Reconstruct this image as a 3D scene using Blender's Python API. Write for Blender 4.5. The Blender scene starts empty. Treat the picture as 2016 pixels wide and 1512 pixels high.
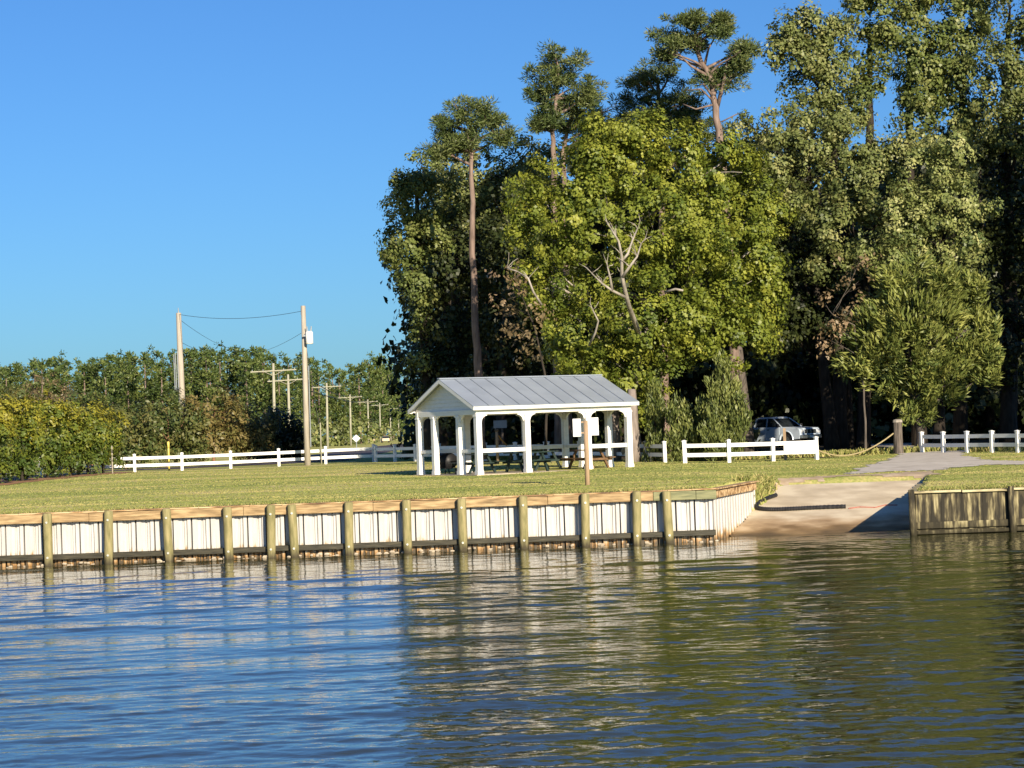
import bpy, math, random
import numpy as np
from mathutils import Vector, Matrix

# ------------------------------------------------------------------ camera, world, sun, exposure
F = 4400.0; W0, H0 = 2016, 1512
ROLL, PITCH = math.radians(2.1), math.radians(1.225)
CAMZ = 3.6
cr, sr, cp, sp = math.cos(ROLL), math.sin(ROLL), math.cos(PITCH), math.sin(PITCH)
scene = bpy.context.scene
COL = scene.collection
fwd = Vector((0, cp, sp)); up0 = Vector((0, -sp, cp)); X = Vector((1, 0, 0))
cam_r = cr * X - sr * up0; cam_u = sr * X + cr * up0
cam_d = bpy.data.cameras.new('camera'); cam = bpy.data.objects.new('camera', cam_d); COL.objects.link(cam)
M4 = Matrix((cam_r, cam_u, -fwd)).transposed().to_4x4(); M4.translation = Vector((0, 0, CAMZ))
cam.matrix_world = M4
cam_d.sensor_width = 36; cam_d.lens = F / W0 * 36; cam_d.clip_start = 0.5; cam_d.clip_end = 12000
scene.camera = cam

SUN_EL, SUN_AZ = math.radians(20), math.radians(180 - 22.4)      # azimuth clockwise from +Y
world = bpy.data.worlds.new('World'); scene.world = world; world.use_nodes = True
nt = world.node_tree; nt.nodes.clear()
wo = nt.nodes.new('ShaderNodeOutputWorld'); bg = nt.nodes.new('ShaderNodeBackground'); sky = nt.nodes.new('ShaderNodeTexSky')
sky.sky_type = 'NISHITA'; sky.sun_disc = False; sky.sun_elevation = SUN_EL; sky.sun_rotation = SUN_AZ
sky.air_density = 1.0; sky.dust_density = 0.5; sky.ozone_density = 1.0
tint = nt.nodes.new('ShaderNodeMix'); tint.data_type = 'RGBA'; tint.blend_type = 'MULTIPLY'
tint.inputs['Factor'].default_value = 1.0; tint.inputs['B'].default_value = (0.365, 0.76, 1.39, 1)
bg.inputs['Strength'].default_value = 0.05
nt.links.new(sky.outputs[0], tint.inputs['A']); nt.links.new(tint.outputs['Result'], bg.inputs[0]); nt.links.new(bg.outputs[0], wo.inputs[0])
sd = bpy.data.lights.new('sun', 'SUN'); sd.energy = 5.0; sd.angle = math.radians(0.5); sd.color = (1.0, 0.86, 0.66)
so = bpy.data.objects.new('sun', sd); COL.objects.link(so)
SUNV = Vector((math.sin(SUN_AZ) * math.cos(SUN_EL), math.cos(SUN_AZ) * math.cos(SUN_EL), math.sin(SUN_EL)))
so.rotation_euler = SUNV.to_track_quat('Z', 'Y').to_euler(); so.location = SUNV * 50
scene.view_settings.view_transform = 'Standard'; scene.view_settings.look = 'None'
scene.view_settings.exposure = 0.8; scene.view_settings.gamma = 1; scene.view_settings.use_curve_mapping = False
scene.cycles.max_bounces = 6; scene.cycles.diffuse_bounces = 2; scene.cycles.glossy_bounces = 3
scene.cycles.transmission_bounces = 3; scene.cycles.transparent_max_bounces = 6

def pix(px, py, D):
    "world point on the plane Y = D seen at photograph pixel (px, py)"
    a, b = px - W0 / 2, H0 / 2 - py
    u, v = a * cr + b * sr, -a * sr + b * cr
    y, z = F * cp - v * sp, F * sp + v * cp
    return Vector((u * D / y, D, CAMZ + z * D / y))
def wx(px, D, py=880): return pix(px, py, D).x

# ------------------------------------------------------------------ ground heights
def ss(a, b, x):
    t = np.clip((x - a) / (b - a), 0, 1); return t * t * (3 - 2 * t)
def ramp_z(y): return (y - 71.4) * 0.142
def wall_left_x(y): return 6.05 + (y - 69.0) * (2.0 / 7.0)     # the return of the vinyl bulkhead
def wall_right_x(y): return 12.0 + (y - 68.0) * 0.215          # the return of the timber sea wall
def h_np(x, y):
    x = np.asarray(x, float); y = np.asarray(y, float)
    d = np.clip((y - 69) / 22, 0, None)
    a = np.where(y < 91, 1.62 + .28 * d, 1.90 + .22 * ss(91, 126, y))
    lowr = 1.32 + .6 * ss(70, 100, y)
    a = a + (lowr - a) * ss(6.5, 10.5, x) * (1 - ss(100, 106, y))
    a = a + 0.03 * np.sin(x * .31 + y * .13) * ss(74, 90, y)
    # ramp notch
    xl = np.where(y < 76, wall_left_x(y) - .25, 7.98 + .30 * np.clip(y - 76.3, 0, None))
    wl = np.where(y < 76, .12, .12 + .9 * ss(76, 77.5, y))
    inl = ss(0, 1, (x - xl + wl * .5) / wl)
    inr = 1 - ss(0, 1, (x - wall_right_x(y)) / .12)
    rz = ramp_z(y) - .06
    end = 1 - ss(80.3, 81.6, y)
    a = a + (rz - a) * inl * inr * end
    # water side of the two walls
    bed = -1.7
    f1 = (x < wall_left_x(y)) & (y < 69.27)
    f2 = (x > wall_right_x(y)) & (y < 68.15)
    a = np.where(f1 | f2 | (y < 60), bed, a)
    return a
def h(x, y): return float(h_np(x, y))
def gpt(px, D):
    x = wx(px, D); x = wx(px, D); return Vector((x, D, h(x, D)))

# ------------------------------------------------------------------ materials
def newmat(name):
    m = bpy.data.materials.new(name); m.use_nodes = True
    n = m.node_tree; n.nodes.clear()
    o = n.nodes.new('ShaderNodeOutputMaterial'); b = n.nodes.new('ShaderNodeBsdfPrincipled')
    n.links.new(b.outputs[0], o.inputs[0]); return m, n, b, o
def ramp(n, stops):
    r = n.nodes.new('ShaderNodeValToRGB'); e = r.color_ramp.elements
    while len(e) < len(stops): e.new(0.5)
    for i, (p, c) in enumerate(stops): e[i].position = p; e[i].color = (*c, 1)
    return r
def noise_mat(name, stops, scale=(1, 1, 1), nscale=4.0, rough=.7, detail=6, bump=0.0, spec=.3, metallic=0, space='Object', dist=0.0):
    m, n, b, o = newmat(name)
    tc = n.nodes.new('ShaderNodeTexCoord'); mp = n.nodes.new('ShaderNodeMapping'); mp.inputs['Scale'].default_value = scale
    nz = n.nodes.new('ShaderNodeTexNoise'); nz.inputs['Scale'].default_value = nscale; nz.inputs['Detail'].default_value = detail
    nz.inputs['Distortion'].default_value = dist
    src = tc.outputs['Object']
    if space == 'World':
        g = n.nodes.new('ShaderNodeNewGeometry'); src = g.outputs['Position']
    n.links.new(src, mp.inputs[0]); n.links.new(mp.outputs[0], nz.inputs[0])
    r = ramp(n, stops); n.links.new(nz.outputs[0], r.inputs[0]); n.links.new(r.outputs[0], b.inputs['Base Color'])
    b.inputs['Roughness'].default_value = rough; b.inputs['Specular IOR Level'].default_value = spec; b.inputs['Metallic'].default_value = metallic
    if bump:
        bp = n.nodes.new('ShaderNodeBump'); bp.inputs['Strength'].default_value = bump; bp.inputs['Distance'].default_value = .02
        n.links.new(nz.outputs[0], bp.inputs['Height']); n.links.new(bp.outputs[0], b.inputs['Normal'])
    return m
def leaf_mat(name, c0, c1, c2, trans=.25, rough=.48):
    "leaf colour from the per leaf attribute 'tone' (0..1)"
    m, n, b, o = newmat(name)
    at = n.nodes.new('ShaderNodeAttribute'); at.attribute_name = 'tone'
    r = ramp(n, [(0, c0), (.5, c1), (1, c2)]); n.links.new(at.outputs['Fac'], r.inputs[0])
    n.links.new(r.outputs[0], b.inputs['Base Color']); b.inputs['Roughness'].default_value = rough; b.inputs['Specular IOR Level'].default_value = .35
    t = n.nodes.new('ShaderNodeBsdfTranslucent'); n.links.new(r.outputs[0], t.inputs[0])
    mx = n.nodes.new('ShaderNodeMixShader'); mx.inputs[0].default_value = trans
    n.links.new(b.outputs[0], mx.inputs[1]); n.links.new(t.outputs[0], mx.inputs[2]); n.links.new(mx.outputs[0], o.inputs[0])
    return m

def grass_mat():
    m, n, b, o = newmat('lawn_grass')
    g = n.nodes.new('ShaderNodeNewGeometry')
    def nz(scale, sc, det=4, rot=0):
        mp = n.nodes.new('ShaderNodeMapping'); mp.inputs['Scale'].default_value = scale; mp.inputs['Rotation'].default_value = (0, 0, rot)
        t = n.nodes.new('ShaderNodeTexNoise'); t.inputs['Scale'].default_value = sc; t.inputs['Detail'].default_value = det
        n.links.new(g.outputs['Position'], mp.inputs[0]); n.links.new(mp.outputs[0], t.inputs[0]); return t.outputs[0]
    big = nz((.35, 1, 1), .22, 3, .35); mid = nz((.5, .9, 1), .9, 5, .2); fine = nz((1, .45, 1), 9, 5)
    def mixv(a, bb, f):
        k = n.nodes.new('ShaderNodeMix'); k.inputs['Factor'].default_value = f
        n.links.new(a, k.inputs['A']); n.links.new(bb, k.inputs['B']); return k.outputs['Result']
    v = mixv(mixv(big, mid, .42), fine, .30)
    r = ramp(n, [(.40, (.20, .25, .058)), (.47, (.34, .36, .098)), (.53, (.46, .43, .145)), (.60, (.60, .48, .22))])
    n.links.new(v, r.inputs[0]); n.links.new(r.outputs[0], b.inputs['Base Color'])
    b.inputs['Roughness'].default_value = .9; b.inputs['Specular IOR Level'].default_value = .1
    bp = n.nodes.new('ShaderNodeBump'); bp.inputs['Strength'].default_value = .6; bp.inputs['Distance'].default_value = .06
    n.links.new(fine, bp.inputs['Height']); n.links.new(bp.outputs[0], b.inputs['Normal'])
    return m
def water_mat():
    m, n, b, o = newmat('river_water')
    b.inputs['Base Color'].default_value = (.036, .038, .010, 1); b.inputs['Roughness'].default_value = .03; b.inputs['IOR'].default_value = 1.42
    b.inputs['Specular IOR Level'].default_value = .5
    g = n.nodes.new('ShaderNodeNewGeometry')
    def nz(scale, rot, sc, det, dist=0):
        mp = n.nodes.new('ShaderNodeMapping'); mp.inputs['Scale'].default_value = scale; mp.inputs['Rotation'].default_value = (0, 0, rot)
        t = n.nodes.new('ShaderNodeTexNoise'); t.inputs['Scale'].default_value = sc; t.inputs['Detail'].default_value = det; t.inputs['Distortion'].default_value = dist
        n.links.new(g.outputs['Position'], mp.inputs[0]); n.links.new(mp.outputs[0], t.inputs[0]); return t.outputs[0]
    def bump(hh, dist, prev=None, strength=1):
        bp = n.nodes.new('ShaderNodeBump'); bp.inputs['Strength'].default_value = strength; bp.inputs['Distance'].default_value = dist
        n.links.new(hh, bp.inputs['Height'])
        if prev: n.links.new(prev, bp.inputs['Normal'])
        return bp.outputs[0]
    c = nz((.6, 1, 1), .10, 7.0, 3, .3)
    nn = bump(c, .007)
    n.links.new(nn, b.inputs['Normal'])
    return m
MAT = {}
MAT['grass'] = grass_mat(); MAT['water'] = water_mat()
def vinyl_mat():
    m, n, b, o = newmat('white_vinyl_sheet')
    g = n.nodes.new('ShaderNodeNewGeometry'); sx = n.nodes.new('ShaderNodeSeparateXYZ'); n.links.new(g.outputs['Position'], sx.inputs[0])
    mp = n.nodes.new('ShaderNodeMapping'); mp.inputs['Scale'].default_value = (6, 6, .9)
    nz = n.nodes.new('ShaderNodeTexNoise'); nz.inputs['Scale'].default_value = 1.6; nz.inputs['Detail'].default_value = 6
    n.links.new(g.outputs['Position'], mp.inputs[0]); n.links.new(mp.outputs[0], nz.inputs[0])
    # rust and algae stain climbing from the water line
    ad = n.nodes.new('ShaderNodeMath'); ad.operation = 'MULTIPLY_ADD'; ad.inputs[1].default_value = -1.1; ad.inputs[2].default_value = .90
    n.links.new(nz.outputs[0], ad.inputs[0])          # threshold height
    sb = n.nodes.new('ShaderNodeMath'); sb.operation = 'SUBTRACT'; n.links.new(ad.outputs[0], sb.inputs[0]); n.links.new(sx.outputs['Z'], sb.inputs[1])
    r = ramp(n, [(0, (.50, .49, .47)), (.10, (.42, .33, .20)), (.20, (.34, .19, .07)), (.32, (.07, .05, .025))])
    n.links.new(sb.outputs[0], r.inputs[0])
    r2 = ramp(n, [(.35, (.86, .86, .85)), (.6, (1, 1, 1))]); n.links.new(nz.outputs[0], r2.inputs[0])
    mx = n.nodes.new('ShaderNodeMix'); mx.data_type = 'RGBA'; mx.blend_type = 'MULTIPLY'; mx.inputs['Factor'].default_value = 1
    n.links.new(r.outputs[0], mx.inputs['A']); n.links.new(r2.outputs[0], mx.inputs['B']); n.links.new(mx.outputs['Result'], b.inputs['Base Color'])
    b.inputs['Roughness'].default_value = .45
    return m
MAT['vinyl'] = vinyl_mat()
def wetwood(name, stops, wet, zlo, zhi, nscale=3, scale=(1, 1, 6)):
    "wood whose foot is dark and slimy near the water line"
    m, n, b, o = newmat(name)
    g = n.nodes.new('ShaderNodeNewGeometry'); sx = n.nodes.new('ShaderNodeSeparateXYZ'); n.links.new(g.outputs['Position'], sx.inputs[0])
    mp = n.nodes.new('ShaderNodeMapping'); mp.inputs['Scale'].default_value = scale
    nz = n.nodes.new('ShaderNodeTexNoise'); nz.inputs['Scale'].default_value = nscale; nz.inputs['Detail'].default_value = 7
    n.links.new(g.outputs['Position'], mp.inputs[0]); n.links.new(mp.outputs[0], nz.inputs[0])
    r = ramp(n, stops); n.links.new(nz.outputs[0], r.inputs[0])
    md = n.nodes.new('ShaderNodeMath'); md.operation = 'MULTIPLY_ADD'; md.inputs[1].default_value = .35; md.inputs[2].default_value = -.17
    n.links.new(nz.outputs[0], md.inputs[0])
    s2 = n.nodes.new('ShaderNodeMath'); s2.operation = 'ADD'; n.links.new(sx.outputs['Z'], s2.inputs[0]); n.links.new(md.outputs[0], s2.inputs[1])
    mr = n.nodes.new('ShaderNodeMapRange'); mr.inputs['From Min'].default_value = zlo; mr.inputs['From Max'].default_value = zhi
    n.links.new(s2.outputs[0], mr.inputs['Value'])
    mx = n.nodes.new('ShaderNodeMix'); mx.data_type = 'RGBA'; mx.inputs['A'].default_value = (*wet, 1)
    n.links.new(mr.outputs[0], mx.inputs['Factor']); n.links.new(r.outputs[0], mx.inputs['B']); n.links.new(mx.outputs['Result'], b.inputs['Base Color'])
    b.inputs['Roughness'].default_value = .8; b.inputs['Specular IOR Level'].default_value = .2
    bp = n.nodes.new('ShaderNodeBump'); bp.inputs['Strength'].default_value = .5; bp.inputs['Distance'].default_value = .02
    n.links.new(nz.outputs[0], bp.inputs['Height']); n.links.new(bp.outputs[0], b.inputs['Normal'])
    return m
MAT['pile'] = wetwood('treated_pile_wood', [(.3, (.15, .14, .06)), (.5, (.24, .215, .10)), (.7, (.33, .28, .14))], (.06, .05, .03), .02, .30, 2.5, (4, 4, .8))
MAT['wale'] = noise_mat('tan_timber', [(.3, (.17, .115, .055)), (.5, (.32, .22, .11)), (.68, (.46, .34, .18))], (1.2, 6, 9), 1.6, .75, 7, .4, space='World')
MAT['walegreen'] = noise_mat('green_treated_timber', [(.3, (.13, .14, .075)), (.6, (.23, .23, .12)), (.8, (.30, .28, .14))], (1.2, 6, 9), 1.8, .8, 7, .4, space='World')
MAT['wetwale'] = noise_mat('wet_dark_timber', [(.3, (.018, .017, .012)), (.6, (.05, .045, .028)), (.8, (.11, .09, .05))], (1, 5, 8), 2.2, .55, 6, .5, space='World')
MAT['cap'] = noise_mat('worn_cap_board', [(.34, (.12, .07, .04)), (.48, (.36, .22, .10)), (.6, (.62, .45, .25))], (1.0, 4, 4), 1.6, .8, 7, .3, space='World')
MAT['galv'] = noise_mat('galvanised_bolt', [(.3, (.45, .43, .36)), (.7, (.66, .64, .55))], nscale=8, rough=.4, metallic=.5)
MAT['white'] = noise_mat('white_painted_wood', [(.3, (.74, .73, .70)), (.6, (.82, .81, .78))], (1, 1, 3), 3, .5)
MAT['pvc'] = noise_mat('white_vinyl_fence', [(.3, (.76, .76, .74)), (.6, (.83, .83, .81))], nscale=2, rough=.4)
MAT['roof'] = noise_mat('grey_metal_roof', [(.35, (.34, .385, .44)), (.65, (.40, .45, .51))], (1, 1, 1), .8, .42, 5, metallic=.35, space='World')
MAT['seam'] = noise_mat('roof_seam_metal', [(.35, (.24, .27, .31)), (.65, (.30, .33, .37))], nscale=2, rough=.5, metallic=.3)
MAT['concrete'] = noise_mat('pale_concrete', [(.3, (.36, .30, .22)), (.7, (.52, .45, .34))], nscale=2, rough=.9, bump=.3, space='World')
MAT['green'] = noise_mat('dark_green_paint', [(.3, (.010, .022, .018)), (.7, (.022, .042, .035))], nscale=4, rough=.5)
MAT['brownwood'] = noise_mat('brown_table_wood', [(.3, (.10, .055, .025)), (.7, (.20, .12, .06))], nscale=4, rough=.7)
MAT['signpost'] = noise_mat('weathered_post_wood', [(.3, (.26, .18, .11)), (.7, (.42, .30, .19))], (5, 5, .6), 2, .8, bump=.3)
MAT['greywood'] = noise_mat('grey_weathered_wood', [(.3, (.05, .043, .037)), (.7, (.15, .125, .105))], (5, 5, .7), 2.5, .85, bump=.5)
MAT['signboard'] = noise_mat('white_sign_board', [(.3, (.80, .80, .80)), (.7, (.84, .84, .84))], nscale=2, rough=.35)
MAT['greyboard'] = noise_mat('grey_sign_back', [(.3, (.22, .25, .28)), (.7, (.30, .33, .36))], nscale=2, rough=.5)
MAT['rubber'] = noise_mat('black_pipe_plastic', [(.3, (.012, .012, .014)), (.7, (.03, .03, .032))], nscale=6, rough=.35)
MAT['rope'] = noise_mat('old_rope', [(.3, (.28, .22, .11)), (.7, (.42, .35, .2))], nscale=12, rough=.9)
MAT['orange_rope'] = noise_mat('orange_strap', [(.3, (.45, .22, .05)), (.7, (.55, .30, .08))], nscale=12, rough=.8)
MAT['polewood'] = noise_mat('grey_pole_wood', [(.3, (.30, .27, .22)), (.7, (.44, .40, .33))], (4, 4, .4), 2, .85, bump=.2)
MAT['poleyellow'] = noise_mat('yellowish_pole_wood', [(.3, (.28, .27, .20)), (.7, (.38, .365, .28))], (4, 4, .4), 2, .85)  # slightly yellower pole wood tone
MAT['wire'] = noise_mat('dark_cable', [(.3, (.03, .03, .035)), (.7, (.05, .05, .055))], nscale=2, rough=.6)
MAT['asphalt'] = noise_mat('worn_asphalt', [(.3, (.055, .045, .048)), (.7, (.085, .07, .072))], nscale=3, rough=.9, space='World')
MAT['paint'] = noise_mat('white_road_paint', [(.3, (.6, .6, .6)), (.7, (.75, .75, .75))], nscale=3, rough=.7, space='World')
MAT['gravel'] = noise_mat('grey_gravel', [(.25, (.38, .345, .29)), (.5, (.52, .475, .42)), (.75, (.66, .61, .54))], (.6, 1, 1), 2.6, .95, 10, .6, space='World')
MAT['soil'] = noise_mat('orange_mulch', [(.3, (.22, .11, .05)), (.7, (.42, .24, .12))], nscale=4, rough=.95, bump=.5, space='World')
MAT['sand'] = noise_mat('sandy_soil', [(.3, (.34, .25, .16)), (.7, (.58, .46, .33))], nscale=3, rough=.95, space='World')
MAT['drygrass'] = noise_mat('dry_straw', [(.35, (.14, .13, .05)), (.5, (.30, .22, .11)), (.65, (.46, .36, .20))], (1, 2, 1), 2.2, .95, 8, space='World')
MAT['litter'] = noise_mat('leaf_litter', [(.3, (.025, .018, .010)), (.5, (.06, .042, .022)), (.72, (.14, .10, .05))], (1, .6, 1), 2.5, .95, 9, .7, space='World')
MAT['bark'] = noise_mat('brown_bark', [(.3, (.016, .013, .010)), (.7, (.050, .040, .030))], (4, 4, .8), 1.6, .9, 8, .8)
MAT['pinebark'] = noise_mat('pine_bark', [(.3, (.10, .07, .055)), (.7, (.27, .20, .165))], (4, 4, .8), 1.4, .9, 8, .8)
MAT['palebark'] = noise_mat('pale_bark', [(.3, (.17, .15, .12)), (.7, (.40, .36, .31))], (3, 3, 1), 1.5, .85, 8, .5)
MAT['trunkgrey'] = noise_mat('grey_brown_bark', [(.3, (.14, .115, .10)), (.7, (.30, .255, .225))], (4, 4, .8), 1.6, .9, 8, .8)
MAT['redbark'] = noise_mat('reddish_bark', [(.3, (.16, .08, .05)), (.7, (.34, .18, .11))], (4, 4, .8), 1.6, .85, 6, .5)
MAT['leafgold'] = leaf_mat('maple_leaf', (0.077, 0.114, 0.018), (0.173, 0.211, 0.028), (0.312, 0.325, 0.048), .28)
MAT['leafolive'] = leaf_mat('olive_leaf', (0.064, 0.086, 0.026), (0.151, 0.180, 0.052), (0.278, 0.278, 0.104), .18)
MAT['leafvine'] = leaf_mat('vine_leaf', (0.052, 0.078, 0.021), (0.127, 0.161, 0.040), (0.230, 0.241, 0.075), .18)
MAT['leafpale'] = leaf_mat('pale_leaf', (0.084, 0.120, 0.034), (0.210, 0.246, 0.074), (0.396, 0.396, 0.156), .2)
MAT['leafbrown'] = leaf_mat('brown_leaf', (0.07, 0.06, 0.03), (0.16, 0.12, 0.06), (0.27, 0.19, 0.11), .15)
MAT['needle'] = leaf_mat('pine_needle', (0.04, 0.07, 0.02), (0.1, 0.135, 0.038), (0.19, 0.21, 0.075), .12)
MAT['needlefar'] = leaf_mat('far_pine_needle', (0.039, 0.065, 0.015), (0.081, 0.119, 0.029), (0.150, 0.175, 0.046), .1)
MAT['juniper'] = leaf_mat('juniper_spray', (0.054, 0.081, 0.020), (0.129, 0.156, 0.043), (0.224, 0.243, 0.069), .12)
MAT['cedar'] = leaf_mat('cedar_spray', (0.073, 0.109, 0.028), (0.170, 0.200, 0.047), (0.307, 0.318, 0.086), .12)
MAT['hedge'] = leaf_mat('hedge_leaf', (0.046, 0.081, 0.014), (0.121, 0.155, 0.021), (0.270, 0.247, 0.028), .2)
MAT['rust'] = leaf_mat('russet_leaf', (0.063, 0.094, 0.026), (0.122, 0.127, 0.036), (0.189, 0.149, 0.050), .18)
MAT['dark'] = leaf_mat('dark_shade_leaf', (.016, .024, .008), (.032, .045, .012), (.06, .07, .02), .1)  # near-black leaf; in the wood its tone stands in for shade
MAT['grassblade'] = leaf_mat('grass_blade', (.12, .165, .036), (.24, .255, .07), (.44, .37, .15), .15, .8)
MAT['silver'] = noise_mat('silver_car_paint', [(.3, (.52, .61, .72)), (.7, (.56, .65, .76))], nscale=1, rough=.28, metallic=.1, spec=.6)
MAT['glass'] = noise_mat('dark_car_glass', [(.3, (.015, .02, .025)), (.7, (.02, .026, .03))], nscale=1, rough=.05, spec=.8)
MAT['blackplastic'] = noise_mat('black_plastic', [(.3, (.012, .012, .013)), (.7, (.02, .02, .022))], nscale=3, rough=.5)
MAT['chrome'] = noise_mat('dull_chrome', [(.3, (.45, .46, .48)), (.7, (.55, .56, .58))], nscale=2, rough=.2, metallic=.9)
MAT['lamp'] = noise_mat('headlamp_lens', [(.3, (.5, .52, .55)), (.7, (.6, .62, .65))], nscale=2, rough=.1)
MAT['yellow'] = noise_mat('yellow_plastic', [(.3, (.62, .50, .10)), (.7, (.72, .6, .16))], nscale=2, rough=.5)
MAT['cream'] = noise_mat('cream_paint', [(.3, (.55, .42, .30)), (.7, (.65, .52, .40))], nscale=2, rough=.5)

# ------------------------------------------------------------------ mesh helpers
class MB:
    def __init__(s): s.v = []; s.f = []
    def add(s, vs, fs):
        k = len(s.v); s.v += [tuple(v) for v in vs]; s.f += [tuple(i + k for i in f) for f in fs]; return s
    def box(s, c, d, rz=0.0, ax=None):
        "centre, size; rotated rz about z (or ax = 3 unit axes)"
        c = Vector(c); hx, hy, hz = d[0] / 2, d[1] / 2, d[2] / 2
        if ax is None: ax = (Vector((math.cos(rz), math.sin(rz), 0)), Vector((-math.sin(rz), math.cos(rz), 0)), Vector((0, 0, 1)))
        vs = [c + ax[0] * (i * hx) + ax[1] * (j * hy) + ax[2] * (k * hz) for k in (-1, 1) for j in (-1, 1) for i in (-1, 1)]
        return s.add(vs, [(0, 2, 3, 1), (4, 5, 7, 6), (0, 1, 5, 4), (2, 6, 7, 3), (0, 4, 6, 2), (1, 3, 7, 5)])
    def beam(s, p, q, w, hgt, upv=Vector((0, 0, 1))):
        p, q = Vector(p), Vector(q); a = (q - p); L = a.length; a.normalize()
        b = upv.cross(a)
        if b.length < 1e-4: b = Vector((0, 1, 0)).cross(a)
        b.normalize(); c = a.cross(b)
        return s.box((p + q) / 2, (L, w, hgt), ax=(a, b, c))
    def tube(s, pts, rad, n=8, caps=True):
        pts = [Vector(p) for p in pts]
        if not hasattr(rad, '__len__'): rad = [rad] * len(pts)
        rings = []; ref = Vector((.3, .2, .93))
        for i, p in enumerate(pts):
            t = (pts[min(i + 1, len(pts) - 1)] - pts[max(i - 1, 0)]).normalized()
            a = t.cross(ref)
            if a.length < .05: a = t.cross(Vector((1, 0, 0)))
            a.normalize(); b = t.cross(a)
            rings.append([p + (a * math.cos(2 * math.pi * k / n) + b * math.sin(2 * math.pi * k / n)) * rad[i] for k in range(n)])
        vs = [v for r in rings for v in r]; fs = []
        for i in range(len(pts) - 1):
            for k in range(n):
                k2 = (k + 1) % n; fs.append((i * n + k, i * n + k2, (i + 1) * n + k2, (i + 1) * n + k))
        if caps: fs.append(tuple(range(n - 1, -1, -1))); fs.append(tuple((len(pts) - 1) * n + k for k in range(n)))
        return s.add(vs, fs)
    def prism(s, poly, axis_a, axis_b, org, thick):
        "polygon (a,b) pairs in plane org + a*axis_a + b*axis_b, extruded by vector thick"
        org = Vector(org); A = Vector(axis_a); B = Vector(axis_b); T = Vector(thick); n = len(poly)
        v0 = [org + A * a + B * b for a, b in poly]; vs = v0 + [v + T for v in v0]
        fs = [tuple(range(n)), tuple(range(2 * n - 1, n - 1, -1))] + [(i, i + n, (i + 1) % n + n, (i + 1) % n) for i in range(n)]
        return s.add(vs, fs)
    def mesh(s, name, mat, smooth=False):
        m = bpy.data.meshes.new(name); m.from_pydata(s.v, [], s.f); m.materials.append(mat)
        if smooth: m.polygons.foreach_set('use_smooth', [True] * len(m.polygons))
        m.update(); return m
    def obj(s, name, mat, parent=None, smooth=False, loc=None):
        o = bpy.data.objects.new(name, s.mesh(name, mat, smooth)); COL.objects.link(o)
        if parent: o.parent = parent
        if loc is not None: o.location = loc
        return o
def bevel(o, w=.01, seg=1):
    b = o.modifiers.new('bevel', 'BEVEL'); b.width = w; b.segments = seg; b.limit_method = 'ANGLE'; return o
def tag(o, label=None, cat=None, group=None, kind=None):
    if label: o['label'] = label
    if cat: o['category'] = cat
    if group: o['group'] = group
    if kind: o['kind'] = kind
    return o
def thing(name, loc, label, cat, group=None, rz=0):
    o = bpy.data.objects.new(name, None); COL.objects.link(o); o.empty_display_size = .3
    o.location = loc; o.rotation_euler = (0, 0, rz); return tag(o, label, cat, group)
def part(name, mesh, parent, loc=(0, 0, 0), rot=(0, 0, 0), scale=None):
    o = bpy.data.objects.new(name, mesh); COL.objects.link(o); o.parent = parent; o.location = loc; o.rotation_euler = rot
    if scale: o.scale = scale
    return o
def copy_tree(o, parent=None):
    c = o.copy(); COL.objects.link(c); c.parent = parent
    for ch in o.children: copy_tree(ch, c)
    return c
def np_mesh(name, verts, quads, mat, tone=None, smooth=False):
    m = bpy.data.meshes.new(name); nq = len(quads); k = quads.shape[1]
    m.vertices.add(len(verts)); m.vertices.foreach_set('co', np.ascontiguousarray(verts, dtype=np.float32).ravel())
    m.loops.add(nq * k); m.loops.foreach_set('vertex_index', quads.astype(np.int32).ravel())
    m.polygons.add(nq); m.polygons.foreach_set('loop_start', np.arange(0, nq * k, k, dtype=np.int32))
    if smooth: m.polygons.foreach_set('use_smooth', np.ones(nq, dtype=bool))
    if tone is not None:
        a = m.attributes.new('tone', 'FLOAT', 'FACE'); a.data.foreach_set('value', tone.astype(np.float32))
    m.materials.append(mat); m.update(calc_edges=True); return m
rng = np.random.default_rng(7); random.seed(7)

# ------------------------------------------------------------------ ground, water, paths
def axis_lines(segs):
    out = []
    for a, b, st in segs: out += list(np.arange(a, b - 1e-6, st))
    out.append(segs[-1][1]); return np.array(out)
gx = axis_lines([(-4000, -400, 400), (-400, -60, 34), (-60, 5, 1.0), (5, 16, .12), (16, 60, 1.0), (60, 400, 34), (400, 4000, 400)])
gy = axis_lines([(56, 67.8, 1.0), (67.8, 69.4, .06), (69.4, 84, .2), (84, 140, 1.0), (140, 400, 13), (400, 6000, 400)])
GX, GY = np.meshgrid(gx, gy); GZ = h_np(GX, GY)
nx, ny = len(gx), len(gy); idx = np.arange(nx * ny).reshape(ny, nx)
quads = np.stack([idx[:-1, :-1], idx[:-1, 1:], idx[1:, 1:], idx[1:, :-1]], -1).reshape(-1, 4)
gm = np_mesh('lawn', np.stack([GX, GY, GZ], -1).reshape(-1, 3), quads, MAT['grass'], smooth=True)
g = bpy.data.objects.new('lawn', gm); COL.objects.link(g); tag(g, 'mown green and tan lawn behind the bulkheads', kind='structure')

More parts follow.
